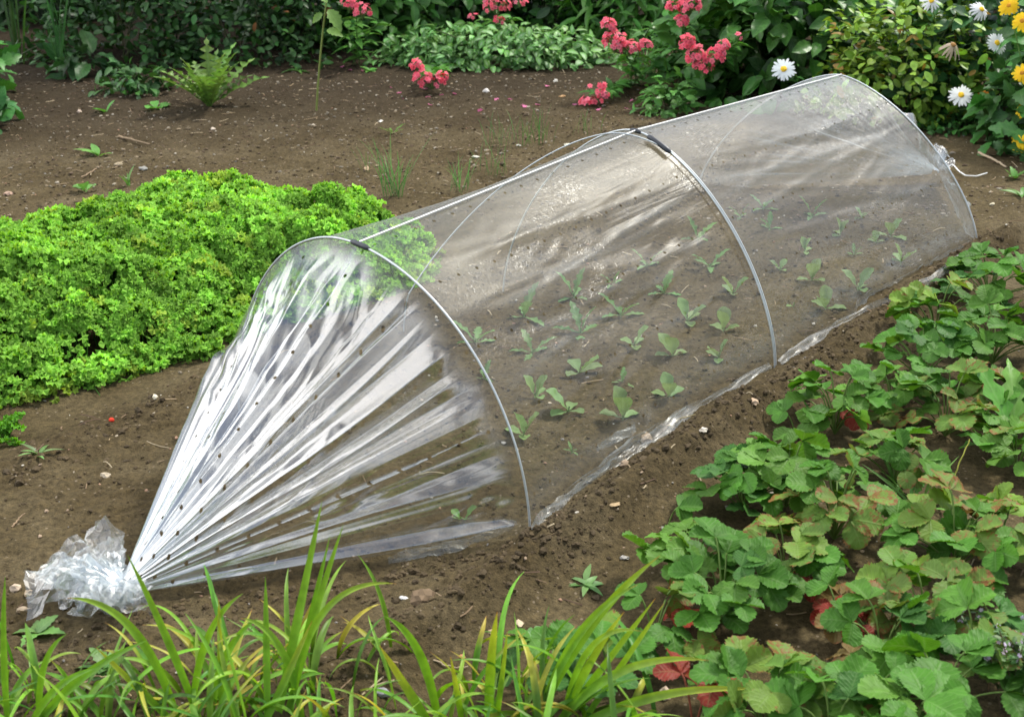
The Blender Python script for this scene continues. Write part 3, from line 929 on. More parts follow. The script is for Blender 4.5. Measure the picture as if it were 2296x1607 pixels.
SB = [
    (2225, 618, .15, 16, 'gdg', 'deep green strawberry plant at the far end of the row by the far hoop foot', 0),
    (2105, 690, .12, 11, 'gyg', 'strawberry plant with a pale curled leaf beside the path below the far hoop', 0),
    (2075, 785, .13, 14, 'gdg', 'dense glossy strawberry plant leaning over the path right of the middle hoop', 0),
    (2235, 745, .14, 14, 'glg', 'tall strawberry plant with big round leaves near the right edge', 0),
    (2000, 885, .10, 9, 'gls', 'strawberry plant with two pale lime leaves over the path', 0),
    (1880, 895, .11, 10, 'glg', 'strawberry plant with a red withered leaf under its front', [(1910, 925)]),
    (2130, 900, .13, 10, 'ssg', 'strawberry plant with many red speckled leaves in the right-hand bed', 0),
    (2255, 890, .11, 9, 'gsl', 'strawberry plant behind the toothed dandelion leaves at the right edge', 0),
    (1790, 950, .06, 3, 'g', 'small strawberry plant of one flat green leaf jutting onto the path', 0),
    (1770, 1050, .11, 10, 'ggl', 'fresh green strawberry plant halfway along the path edge', 0),
    (1670, 1085, .10, 9, 'gdg', 'dark green strawberry plant at the front left corner of the upper group', 0),
    (1880, 1120, .12, 10, 'ssg', 'strawberry plant with rust-edged leaves in the middle of the bed', 0),
    (2010, 1030, .11, 9, 'gsg', 'strawberry plant with mixed green and speckled leaves above the grassy gap', 0),
    (2150, 1190, .14, 12, 'gsy', 'large strawberry plant with yellowing rust-edged leaves right of the bare patch', 0),
    (1555, 1240, .10, 8, 'gsl', 'strawberry plant with a yellow-green leaf over the path near the grass tips', 0),
    (1625, 1300, .11, 10, 'gdg', 'blue-green strawberry plant with a neat three-part leaf left of the bare patch', 0),
    (1765, 1235, .10, 9, 'sys', 'strawberry plant with upright red-flecked leaves and an orange leaf below', [(1700, 1238), (1818, 1300)]),
    (1500, 1140, .03, 1, 'g', 'tiny strawberry plant with a single two-lobed leaf alone on the path', 0),
    (1470, 1385, .10, 6, 'sys', 'sickly strawberry plant with broad speckled leaves behind the long grass blades', 0),
    (1225, 1490, .07, 5, 'd', 'dark green strawberry plant half hidden by grass blades at bottom centre', 0),
    (1375, 1500, .07, 5, 'd', 'greyish green strawberry plant among the grass blades below the sickly one', 0),
    (1590, 1400, .06, 2, 'rb', 'strawberry plant reduced to one folded dark red leaf on the soil', None),
    (1890, 1360, .07, 4, 'rbs', 'withered strawberry plant with hanging bright red leaves in the bare patch', [(1870, 1375), (1915, 1355), (1922, 1425)]),
    (1985, 1420, .10, 8, 'gdg', 'strawberry plant with clean three-part leaves right below the red withered one', 0),
    (2080, 1340, .12, 9, 'sys', 'strawberry plant with rust-dotted yellow leaves left of the flowering thyme', 0),
    (2240, 1190, .12, 9, 'syg', 'strawberry plant with yellow leaf margins at the right edge above the thyme', 0),
    (2110, 1530, .11, 6, 'gg', 'strawberry plant with the biggest flat green leaf at bottom right', 0),
    (1950, 1530, .09, 4, 'b', 'dead strawberry plant with curled brown leaves at the bottom', 0),
    (1720, 1560, .12, 8, 'sys', 'speckled lime strawberry plant at the bottom edge right of the red leaves', 0),
    (1560, 1575, .08, 4, 'rr', 'strawberry plant turned fully crimson at the bottom among grass tips', 0),
    (1870, 1600, .09, 7, 'gd', 'small dark strawberry plant cut by the bottom edge', 0),
    (2040, 1625, .08, 7, 'gl', 'bright strawberry plant cut by the bottom edge under the biggest leaf', 0),
    (2190, 1440, .10, 8, 'gds', 'shaded strawberry plant between the thyme and the clean three-part leaves', 0),
    (2290, 1000, .10, 8, 'gsl', 'strawberry plant cut by the right edge beside the toothed leaves', 0),
]
for x_, y_, rd, n_, kd, lb, rdn in SB:
    strawberry(x_, y_, rd * .77, int(n_ * 1.5 + .2) if n_ > 6 else n_, lb, kd + 'g' + (kd if 'b' not in kd else '') + ('b' if kd in ('sys', 'syg', 'rbs') else ''), size=.0445 * (1.12 if 'biggest' in lb else 1), hgt=.10 if n_ > 9 else (.07 if n_ > 3 else .045), red=rdn)

# ------------------------------------------------------------------ lettuce seedlings under the film
SEED = [  # picture position of the foot, kind, height in m
    (1174, 978, 'R', .060), (1200, 893, 'R', .045), (1275, 924, 'B', .062), (1397, 940, 'R', .062), (1500, 893, 'R', .045), (1299, 838, 'B', .060),
    (1422, 776, 'B', .055), (1508, 800, 'R', .050), (1395, 861, 'F', .035), (1194, 793, 'F', .055), (1067, 770, 'F', .065), (1085, 850, 'F', .04),
    (1175, 713, 'F', .070), (1302, 750, 'F', .065), (1287, 670, 'F', .060), (1392, 710, 'F', .060), (1375, 640, 'F', .045), (1489, 660, 'F', .060),
    (1450, 598, 'F', .055), (1282, 1014, 'F', .022), (1564, 540, 'F', .055), (1592, 600, 'F', .055), (1643, 662, 'R', .05), (1540, 722, 'R', .045),
    (1622, 744, 'R', .045), (1612, 804, 'R', .042), (1725, 515, 'F', .045), (1820, 488, 'F', .070), (1748, 608, 'R', .035), (1804, 566, 'R', .04),
    (1820, 630, 'R', .045), (1924, 650, 'R', .065), (1851, 694, 'R', .05), (1779, 688, 'T', .02), (2020, 590, 'R', .05), (1914, 573, 'F', .035),
    (1964, 546, 'R', .035), (1884, 528, 'R', .05), (1932, 490, 'R', .035), (1997, 532, 'R', .045), (1660, 488, 'F', .045), (1712, 470, 'F', .05)]
recs = []
for x_, y_, k, h in SEED:
    p = GT(x_, y_, 0); a_, w_ = aw(p[0], p[1])
    recs.append((p, k, h, a_, w_))


def seedling(p, k, h, label):
    h = h * random.uniform(.9, 1.25) * (.82 if k == 'B' else 1)
    t = thing('lettuce_seedling', label, 'seedling', p, 'lettuce seedlings under the film')
    b = Buf()
    n = {'R': 4, 'B': 4, 'F': 5, 'T': 1}[k]
    az0 = random.uniform(0, 6.28)
    for i in range(n):
        az = az0 + i * 2.4 + random.uniform(-.3, .3)
        tall = (i == 0 and k in 'RB') or (i < 2 and k == 'F') or (i == 1 and k == 'R')
        el = random.uniform(.8, 1.4) if tall else random.uniform(.08, .5)
        L = h * (1.05 if tall else random.uniform(.65, .9))
        d = rdir(np.array([az]), np.array([el]))
        # broad face turned to the light
        nn = np.array([[-math.cos(az), -math.sin(az), .35 if tall else 1.2]])
        col = jcol((.17, .25, .09) if k != 'F' else (.12, .22, .07), 1, .15, .08)
        T = T_FRILL if k == 'F' else T_SPAT
        Wd = {'R': .85, 'B': 1.15 if tall else .9, 'F': 1.0, 'T': 1.2}[k]
        leaves(b, T, np.zeros((1, 3)) + ZUP * .002, d, nn, L, c4(col, [0.0]), Wd)
    b.build('foliage', M_SEED, t)
    s = Buf(); tubes(s, np.array([[0, 0, -.006], [0, 0, .004], [.001, 0, .012]]), .0017, (.24, .3, .14), 5)
    s.build('stem', M_STEM, t)


kinds = {'R': 'smooth-leaved', 'B': 'single-big-leaf', 'F': 'frilly-leaved', 'T': 'sprouting'}
ORD = ['', 'second ', 'third ', 'fourth ', 'fifth ', 'sixth ', 'seventh ', 'eighth ', 'ninth ', 'tenth ']
bucket = {}
for rc in recs:
    bay = 0 if rc[3] < .9 else 1
    row = int(np.clip((rc[4] - .08) / .13, 0, 4))
    bucket.setdefault((bay, row, rc[1]), []).append(rc)
ROWN = ['front row by the right skirt', 'second row from the right', 'middle row', 'fourth row from the right', 'back row by the left skirt']
for (bay, row, k), L in bucket.items():
    L.sort(key=lambda q: q[3])
    for i, (p, kk, h, a_, w_) in enumerate(L):
        lab = '%s lettuce seedling, %s%s, %s, %s' % (kinds[k], ORD[i], 'from the near hoop' if bay == 0 else 'past the middle hoop', ROWN[row], 'near bay' if bay == 0 else 'far bay')
        if i == 0: lab = lab.replace(', from the', ', nearest the').replace(', past the', ', first past the').replace('nearest the near', 'nearest the near')
        seedling(p, k, h, lab)

# ------------------------------------------------------------------ parsley bed
RNG = np.random.default_rng(4)


def frill_t(seed, nr=4, na=19):
    rr = np.random.default_rng(seed)
    r = np.linspace(.08, 1, nr); a = np.linspace(-2.2, 2.2, na)
    Rr, Aa = np.meshgrid(r, a, indexing='ij')
    edge = 1 + .22 * np.cos(Aa * 7 + rr.uniform(0, 6)) + .14 * np.cos(Aa * 13 + rr.uniform(0, 6))
    rho = Rr * (.55 + .45 * edge * Rr)
    x = np.sin(Aa) * rho; y_ = np.cos(Aa) * rho
    z = .34 * Rr ** 1.5 * np.sin(Aa * 5.2 + rr.uniform(0, 6)) + .18 * Rr ** 2 * np.sin(Aa * 9 + rr.uniform(0, 6)) + .12 * Rr
    return np.stack([x, y_, z], -1).reshape(-1, 3), grid_faces(nr, na), np.stack([Aa / 2.2, Rr], -1).reshape(-1, 2)


T_PF = [frill_t(i) for i in range(6)]
# outline of the bed on the ground: front edge, right end behind the tunnel, back edge
front = [GT(x_, y_, .03) for x_, y_ in [(-420, 1130), (-60, 895), (90, 862), (210, 838), (330, 800), (480, 770), (590, 700)]]
back = [GT(x_, y_, .14) for x_, y_ in [(-420, 560), (-40, 470), (130, 450), (290, 400), (420, 378), (560, 385), (650, 385), (730, 420)]]
right = [GT(x_, y_, .09) for x_, y_ in [(800, 610), (950, 560), (975, 500), (905, 452), (850, 440)]]
poly = np.array([p[:2] for p in front + right + back[::-1]])


def inpoly(x, y_, P):
    ins = np.zeros(x.shape, bool); j = len(P) - 1; dist = np.full(x.shape, 9.)
    for i in range(len(P)):
        xi, yi = P[i]; xj, yj = P[j]
        ins ^= ((yi > y_) != (yj > y_)) & (x < (xj - xi) * (y_ - yi) / (yj - yi + 1e-12) + xi)
        ex, ey = xj - xi, yj - yi
        tt = np.clip(((x - xi) * ex + (y_ - yi) * ey) / (ex * ex + ey * ey + 1e-9), 0, 1)
        dist = np.minimum(dist, np.hypot(x - xi - tt * ex, y_ - yi - tt * ey))
        j = i
    return ins, dist


def frills(b, P, N0, n_per, spread, size, col):
    """domed sprigs of curled leaflets at P with normals N0"""
    K = len(P)
    for k in range(n_per):
        off = RNG.normal(0, 1, (K, 3)); off -= N0 * np.sum(off * N0, 1, keepdims=True)
        rad = np.linalg.norm(off, axis=1, keepdims=True)
        off = off / rad * np.minimum(rad, 1.6) * spread[:, None] * .62
        drop = (np.linalg.norm(off, axis=1, keepdims=True) / spread[:, None]) ** 2 * spread[:, None] * .55
        p = P + off - N0 * drop + RNG.normal(0, .002, (K, 3))
        nn = nrm(N0 + off / spread[:, None] * .75 + RNG.normal(0, .22, (K, 3)))
        d = off + RNG.normal(0, .012, (K, 3)); d -= nn * np.sum(d * nn, 1, keepdims=True)
        c = col * (1 + .22 * RNG.normal(0, 1, (K, 1)).clip(-1.6, 1.6))
        T = T_PF[k % 6]
        b.add(place(T[0], p, d, nn, size * RNG.uniform(.75, 1.2, K)), T[1], c4(c, [0]), T[2])


def parsley(label='dense bed of bright green curly parsley left of the tunnel'):
    b = Buf(); st = Buf()
    mn, mx = poly.min(0), poly.max(0)
    n = 9000
    x = RNG.uniform(mn[0], mx[0], n); y_ = RNG.uniform(mn[1], mx[1], n)
    ins, dist = inpoly(x, y_, poly)
    keep = ins
    x, y_, dist = x[keep], y_[keep], dist[keep]
    m = min(len(x), 2800); x, y_, dist = x[:m], y_[:m], dist[:m]
    def top(x, y_, d): return .050 + .132 * sstep(0, .22, d) + (fbm(x * 10, y_ * 10, 3) - .5) * .11 * sstep(0, .1, d)
    _, dx = inpoly(x + .01, y_, poly); _, dy = inpoly(x, y_ + .01, poly)
    h = top(x, y_, dist)
    gx = (top(x + .01, y_, dx) - h) / .01; gy = (top(x, y_ + .01, dy) - h) / .01
    N0 = nrm(np.stack([-gx, -gy, np.ones_like(gx)], -1) + RNG.normal(0, .20, (m, 3)))
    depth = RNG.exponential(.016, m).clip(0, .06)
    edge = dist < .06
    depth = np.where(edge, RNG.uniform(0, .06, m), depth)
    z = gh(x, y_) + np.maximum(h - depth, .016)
    P = np.stack([x, y_, z], -1)
    tone = fbm(x * 6 + 4, y_ * 6, 3)[:, None]
    col = np.array([.225, .455, .062]) * (.78 + .5 * tone) * (1 + .15 * RNG.normal(0, 1, (m, 1)).clip(-2, 2))
    yel = RNG.random((m, 1)) < .06
    col = np.where(yel, col * np.array([1.5, 1.10, 1.1]), col)
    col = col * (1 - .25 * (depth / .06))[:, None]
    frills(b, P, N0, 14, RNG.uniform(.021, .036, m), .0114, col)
    # stalks
    s = np.stack([x + RNG.normal(0, .02, m), y_ + RNG.normal(0, .02, m), gh(x, y_)], -1)
    tubes(st, bez(s, s * .5 + P * .5 + RNG.normal(0, .012, (m, 3)), P, 4), .0011, jcol((.07, .19, .03), m), 4)
    st.v = st.v; n0 = len(b.v)
    for q in range(len(st.v)):
        st.f[q] = st.f[q] + b.n
    b.v += st.v; b.f += st.f; b.c += st.c; b.u += st.u; b.m += [mm * 0 for mm in st.m]; b.n += st.n
    tag(b.build('parsley_bed', M_PARS), label, 'parsley', kind='stuff')


parsley()
# a stray sprig by the left edge
p = GT(18, 985, 0)
t = thing('parsley_sprig', 'stray sprig of parsley alone on the soil at the left edge', 'parsley', p)
b = Buf(); K = 16
P = RNG.normal(0, .02, (K, 3)) * np.array([1, 1, .4]) + ZUP * .03
frills(b, P, nrm(RNG.normal(0, .4, (K, 3)) + ZUP), 6, np.full(K, .016), .009, np.array([.11, .30, .03]) * np.ones((K, 1)))
b.build('foliage', M_PARS, t)
s = Buf(); tubes(s, bez(np.zeros((K, 3)), P * .4, P, 4), .001, jcol((.08, .2, .03), K), 4); s.build('stems', M_STEM, t)


# ------------------------------------------------------------------ strap-leaved grass clumps in front
def blades(b, P, az, L, el0, bend, width, colA, colB, tipstart, m=16):
    """arching strap leaves; bend: how far the tip has turned over (radians)"""
    K = len(P)
    s = np.linspace(0, 1, m)
    el = el0[:, None] - bend[:, None] * s[None] ** 1.4
    step = L[:, None] / (m - 1)
    hx = np.cos(el) * step; hz = np.sin(el) * step
    h = np.concatenate([np.zeros((K, 1)), np.cumsum(hx[:, :-1], 1)], 1); z = np.concatenate([np.zeros((K, 1)), np.cumsum(hz[:, :-1], 1)], 1)
    azs = az[:, None] + RNG.normal(0, .12, (K, 1)) * s[None] ** 2
    ctr = P[:, None] + np.stack([np.cos(azs) * h, np.sin(azs) * h, z], -1)
    T = nrm(np.gradient(ctr, axis=1))
    side = nrm(np.cross(T, ZUP) + RNG.normal(0, .25, (K, 1, 3)))
    up = np.cross(side, T)
    wd = width[:, None] * np.interp(s, [0, .1, .45, .8, 1], [.55, .8, 1, .62, .02])[None]
    V = np.stack([ctr - side * wd[..., None] + up * (wd * .35)[..., None], ctr - up * (wd * .25)[..., None], ctr + side * wd[..., None] + up * (wd * .35)[..., None]], 2)
    f = np.clip((s[None] - tipstart[:, None]) / .25, 0, 1)[..., None]
    c = colA[:, None] * (1 - f) + colB[:, None] * f
    tipf = np.clip((s[None] - .93) / .06, 0, 1)[..., None] * (tipstart < .95)[:, None, None]
    c = c * (1 - tipf) + np.array([.40, .16, .05]) * tipf
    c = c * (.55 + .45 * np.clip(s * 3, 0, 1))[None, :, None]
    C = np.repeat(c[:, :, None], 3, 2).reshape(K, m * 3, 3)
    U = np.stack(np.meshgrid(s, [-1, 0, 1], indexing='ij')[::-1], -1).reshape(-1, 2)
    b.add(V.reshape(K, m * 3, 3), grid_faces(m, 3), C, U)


def strap_clump(vx, vy, n, label, spread=.07, Lr=(.22, .42), hero=(), yellow=.25):
    g = GT(vx, vy, 0)
    t = thing('grass_clump', label, 'grass clump', g, 'strap-leaved grass clumps in front')
    b = Buf()
    P = np.concatenate([RNG.normal(0, spread, (n, 2)), np.zeros((n, 1))], 1)
    P[:, 2] = gh(P[:, 0] + g[0], P[:, 1] + g[1]) - g[2]
    az = RNG.uniform(0, 2 * PI, n)
    L = RNG.uniform(*Lr, n); el = RNG.uniform(.85, 1.5, n); bend = RNG.uniform(.6, 2.5, n)
    wdt = RNG.uniform(.0026, .0056, n)
    cA = jcol((.165, .32, .034), n, .35, .15); dk = RNG.random(n) < .35; cA[dk] *= np.array([.55, .72, .75])
    cB = jcol((.38, .36, .05), n, .2, .1)
    ts = np.where(RNG.random(n) < yellow, RNG.uniform(-.1, .75, n), 1.2)
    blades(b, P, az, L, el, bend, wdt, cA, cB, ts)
    for (bx, by, tx, ty, ytip, sag, wd, yel) in hero:
        # from a foot on the ground to a tip in the air above the same patch
        p0 = GT(bx, by, 0); p2 = AT(tx, ty, ytip)
        mid = (p0 + p2) / 2 + ZUP * sag + nrm(np.array([[p2[0] - p0[0], p2[1] - p0[1], 0]]))[0] * -sag * .35
        m = 22
        ctr = bez(p0, mid, p2, m)[0] - g
        T = nrm(np.gradient(ctr, axis=0)); side = nrm(np.cross(T, nrm(np.array([.15, -.75, .65])))); up = np.cross(side, T)
        s = np.linspace(0, 1, m); w_ = wd * np.interp(s, [0, .1, .45, .8, 1], [.7, .85, 1, .6, .02])
        V = np.stack([ctr - side * w_[:, None] + up * (w_ * .35)[:, None], ctr - up * (w_ * .2)[:, None], ctr + side * w_[:, None] + up * (w_ * .35)[:, None]], 1).reshape(-1, 3)
        c = np.array([.17, .36, .035])[None] * (1 - yel * sstep(.2, 1, s))[:, None] + np.array([.42, .42, .05])[None] * (yel * sstep(.2, 1, s))[:, None]
        tp = sstep(.94, .99, s)[:, None] * (yel > .1); c = c * (1 - tp) + np.array([.45, .18, .05]) * tp
        b.add(V, grid_faces(m, 3), np.repeat(c[:, None], 3, 1).reshape(1, -1, 3), np.stack(np.meshgrid(s, [-1, 0, 1], indexing='ij')[::-1], -1).reshape(-1, 2))
    b.build('blades', M_STRAP, t)


Yb = 1.62
strap_clump(60, 1640, 45, 'loose clump of strap-like grass in the bottom left corner', .07, (.07, .19), [
    (20, 1640, 12, 1290, 1.46, .02, .0045, 0), (90, 1640, 150, 1420, 1.44, .05, .0045, 0), (70, 1640, 330, 1435, 1.43, .03, .006, 0), (60, 1650, 225, 1495, 1.42, .04, .005, 0)], .15)
strap_clump(430, 1640, 85, 'broad arching grass clump in front of the knotted film end', .085, (.07, .19), [
    (400, 1620, 150, 1340, 1.45, .10, .0058, .3), (450, 1620, 285, 1242, 1.47, .015, .0052, .1), (430, 1620, 545, 1330, 1.45, .06, .005, .1), (470, 1630, 580, 1385, 1.44, .05, .0055, 0),
    (400, 1630, 215, 1450, 1.43, .0, .0048, .8), (500, 1630, 490, 1340, 1.45, .0, .0045, .9)], .28)
strap_clump(660, 1640, 85, 'tall upright grass clump reaching up across the fan of film', .085, (.07, .19), [
    (620, 1620, 722, 1122, 1.50, .0, .0060, .1), (640, 1620, 770, 1175, 1.48, .01, .0052, .1), (600, 1630, 595, 1290, 1.46, .0, .0048, .0), (650, 1620, 890, 1308, 1.46, .13, .0048, .4),
    (640, 1620, 740, 1200, 1.48, .0, .0045, .0), (590, 1630, 700, 1390, 1.44, .0, .005, .7), (680, 1630, 540, 1385, 1.44, .08, .005, .2)], .28)
strap_clump(1000, 1655, 48, 'sparser grass clump with two broad upright blades at bottom centre', .08, (.07, .17), [
    (985, 1640, 862, 1380, 1.44, .06, .0062, 0), (1095, 1640, 1115, 1370, 1.45, .02, .0068, .75), (1110, 1640, 1138, 1412, 1.44, .0, .004, .5), (980, 1650, 850, 1445, 1.43, .0, .0065, 1.0),
    (1040, 1640, 1010, 1470, 1.43, .0, .0045, .9)], .3)
strap_clump(1230, 1665, 60, 'grass clump whose longest blades lean right over the strawberry bed', .07, (.07, .20), [
    (1190, 1640, 1480, 1245, 1.47, .05, .0070, .35), (1200, 1640, 1430, 1310, 1.46, .07, .006, .2), (1240, 1640, 1470, 1340, 1.45, .0, .005, .3), (1250, 1640, 1400, 1370, 1.45, .02, .006, .6),
    (1290, 1640, 1490, 1350, 1.45, .0, .0045, .4), (1260, 1650, 1700, 1545, 1.42, .05, .0065, .7), (1230, 1650, 1590, 1480, 1.42, .08, .0062, .5), (1260, 1640, 1440, 1415, 1.44, .10, .0045, .4)], .35)

# ------------------------------------------------------------------ back border
def shrub(name, label, cat, vx, vy, wdt, dep, hgt, n, T, ls, col, mat=None, dv=.3, lift=.1, group=None, mats=None, stems=9, droop=.2, tint=None, shell=.55, base=None):
    """a leafy mass: leaves through the outer volume of a lumpy dome, darker inside, on a few stems"""
    g = GT(vx, vy, 0) if base is None else np.array([base[0], base[1], float(gh(base[0], base[1])) if abs(base[0]) < 3 and base[1] < 7.5 else 0.])
    t = thing(name, label, cat, g, group)
    b = Buf()
    az = R.uniform(0, 2 * PI, n); u = R.uniform(-.1, 1, n); el = np.arcsin(np.clip(u, -.1, 1))
    lump = .72 + .5 * vnoise(az * 2.2 + vx, el * 3 + vy) + .16 * R.normal(0, 1, n).clip(-1.5, 1.5) * .6
    q = (1 - R.random(n) ** 1.6 * shell) * lump
    P = np.stack([np.cos(az) * np.cos(el) * wdt / 2, np.sin(az) * np.cos(el) * dep / 2, lift * hgt + np.maximum(np.sin(el), -.05) * hgt * (1 - lift)], -1) * np.stack([q, q, q], -1)
    P[:, 2] = np.maximum(P[:, 2], .012)
    nn = nrm(np.stack([np.cos(az) * np.cos(el), np.sin(az) * np.cos(el), np.sin(el) + .8], -1) + R.normal(0, .38, (n, 3)))
    d = np.stack([np.cos(az), np.sin(az), 0 * az], -1) + R.normal(0, .65, (n, 3)) + np.array([0, 0, .35 - droop])
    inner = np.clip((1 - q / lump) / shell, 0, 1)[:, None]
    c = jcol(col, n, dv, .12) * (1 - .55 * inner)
    if tint is not None:
        f = (R.random((n, 1)) < tint[1]); c = np.where(f, np.array(tint[0])[None] * (.7 + .6 * R.random((n, 1))), c)
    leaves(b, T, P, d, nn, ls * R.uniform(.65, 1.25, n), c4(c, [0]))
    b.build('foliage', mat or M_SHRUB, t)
    s = Buf(); k = stems
    idx = R.integers(0, n, k)
    p0 = R.normal(0, .03, (k, 3)) * np.array([wdt * 2, dep * 2, 0])
    tubes(s, bez(p0, (p0 + P[idx]) * .5 + ZUP * hgt * .15, P[idx], 6), .0028, jcol((.10, .12, .05), k), 5)
    s.build('stems', M_STEM, t)
    return t, g


FL = 'leafy shrubs and perennials of the back border'
# unseen hedge behind the border; two left stretches raised to cast shade
for i, (bx, by, w_, h_, lb) in enumerate([(-3.2, 7.7, 2.6, 3.2, 'left-hand stretch of the unseen dark hedge, raised to shade the back left'), (-.45, 7.25, 2.4, 3.3, 'second stretch from the left of the unseen dark hedge, raised to shade the back left'),
                                      (1.7, 7.9, 2.2, 1.3, 'middle stretch of the dark hedge, behind the pink phlox'), (3.3, 7.6, 2.5, 1.6, 'right-hand stretch of the dark hedge, behind the daisies'), (5.4, 7.0, 2.4, 1.6, 'far right stretch of the dark hedge beyond the yellow flowers')]):
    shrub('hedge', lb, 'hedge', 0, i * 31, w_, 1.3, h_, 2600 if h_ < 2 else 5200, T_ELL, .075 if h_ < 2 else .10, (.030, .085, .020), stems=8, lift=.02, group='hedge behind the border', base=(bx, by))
shrub('shrub', 'dark small-leaved shrub at top left, leftmost of the pair', 'shrub', 275, 128, .95, .6, .75, 1900, T_ELL, .045, (.036, .120, .022), group=FL, lift=.03)
shrub('shrub', 'dark small-leaved shrub at the top behind the jagged pale plant', 'shrub', 545, 128, 1.0, .6, .75, 2000, T_ELL, .042, (.038, .125, .023), group=FL, lift=.05, tint=((.22, .09, .03), .015))
shrub('shrub', 'shadowy shrub with a few rusty leaves left of the thin bare stem', 'shrub', 700, 95, .6, .5, .7, 900, T_OV, .055, (.036, .105, .022), group=FL, tint=((.25, .09, .03), .03))
shrub('shrub', 'dim leafy shrub filling the top left corner behind the reeds', 'shrub', 60, 45, 1.0, .6, .7, 1000, T_OV, .06, (.026, .08, .018), group=FL)
shrub('leafy_plant', 'mid green plant with broad leaves under the leftmost phlox head', 'plant', 860, 100, .5, .4, .42, 320, T_BIG, .085, (.075, .23, .036), group=FL)
shrub('leafy_plant', 'dark broad-leaved plant at the top between the first two phlox', 'plant', 985, 62, .7, .5, .62, 520, T_BIG, .09, (.058, .18, .03), group=FL)
shrub('leafy_plant', 'deep green rounded-leaf plant at the top behind the silvery ground cover', 'plant', 1255, 60, .8, .5, .6, 650, T_BIG, .075, (.055, .18, .03), group=FL)
shrub('leafy_plant', 'fresh green plant with pointed leaves behind the double phlox head', 'plant', 1420, 90, .7, .5, .62, 620, T_LANCE, .13, (.09, .27, .04), group=FL)
shrub('leafy_plant', 'leafy plant with upright lance leaves left of the lowest daisy', 'plant', 1640, 175, .55, .45, .52, 420, T_ELL, .10, (.085, .25, .04), group=FL)
shrub('leafy_plant', 'big mound of glossy dark spoon-shaped leaves behind the far film', 'plant', 1770, 215, .95, .6, .62, 850, T_BIG, .105, (.062, .19, .03), group=FL, dv=.4)
shrub('leafy_plant', 'second mound of dark spoon-shaped leaves at the top above the first', 'plant', 1850, 110, 1.1, .6, .75, 900, T_BIG, .10, (.058, .18, .03), group=FL, dv=.4)
shrub('box_bush', 'yellow-green small-leaved bush behind the far hoop', 'bush', 2015, 262, .66, .42, .46, 1700, T_ELL, .043, (.22, .38, .045), dv=.35, group=FL, lift=.12, tint=((.36, .22, .05), .05))
shrub('leafy_plant', 'dark broad-leaved daisy foliage right of the yellow-green bush', 'plant', 2190, 255, .62, .45, .55, 420, T_BIG, .10, (.034, .12, .028), group=FL)
shrub('leafy_plant', 'tall shaded foliage at the top right between the daisies', 'plant', 2120, 150, .9, .5, .75, 700, T_BIG, .09, (.038, .13, .028), group=FL)
shrub('leafy_plant', 'green foliage carrying the yellow flowers at the right edge', 'plant', 2325, 330, .36, .4, .52, 360, T_HERB, .08, (.05, .17, .03), group=FL)
# low ones
shrub('ground_cover', 'low mound of silver-marked leaves between the pink phlox', 'ground cover', 1130, 140, 1.0, .42, .17, 1500, T_OV, .046, (.17, .38, .10), mat=M_LAM, group=FL, lift=.0, dv=.35)
shrub('ground_cover', 'smaller tuft of silver-marked leaves left of the long mound', 'ground cover', 935, 140, .42, .3, .14, 330, T_OV, .046, (.17, .38, .10), mat=M_LAM, group=FL, lift=.0)
shrub('ground_cover', 'small dark shiny ground plant left of the jagged pale plant', 'ground cover', 300, 205, .32, .22, .11, 170, T_OV, .045, (.045, .14, .028), group=FL, lift=.0)
shrub('leafy_plant', 'bright little weedy plant against the film left of the middle hoop apex', 'weed', 1500, 250, .22, .2, .14, 190, T_HERB, .04, (.10, .27, .05), group=FL, lift=0)
shrub('leafy_plant', 'low green scramble under the yellow-green bush at the soil edge', 'weed', 2150, 296, .36, .16, .07, 200, T_HERB, .026, (.05, .18, .03), group=FL, lift=0)
shrub('leafy_plant', 'bright-leaved plant at the left edge, upper of the two', 'plant', -62, 215, .26, .3, .30, 110, T_HERB, .085, (.06, .23, .035), group=FL)
shrub('leafy_plant', 'bright-leaved plant at the left edge, lower of the two', 'plant', -58, 290, .24, .3, .17, 80, T_BIG, .09, (.05, .20, .04), group=FL)
shrub('broad_leaf_weed', 'dull broad-leaved weed in the shade right of the iris fan', 'weed', 190, 165, .22, .2, .15, 24, T_BIG, .11, (.04, .12, .03), group=FL)


def rosette(name, label, cat, vx, vy, n, T, L, col, el=(.3, .9), W=1.0, mat=None, group=None, tint=None):
    g = GT(vx, vy, 0)
    t = thing(name, label, cat, g, group)
    b = Buf()
    az = np.arange(n) * 2.39996 + R.uniform(-.4, .4, n) + R.random() * 6; e = R.uniform(*el, n)
    d = rdir(az, e)
    nn = np.stack([-np.cos(az) * np.sin(e), -np.sin(az) * np.sin(e), np.cos(e)], -1) + R.normal(0, .15, (n, 3))
    leaves(b, T, R.normal(0, .003, (n, 3)) * np.array([1, 1, .2]), d, nn, L * R.uniform(.6, 1.1, n), c4(jcol(col, n, .25, .12), [0]), W)
    b.build('foliage', mat or M_LEAF, t)
    return t


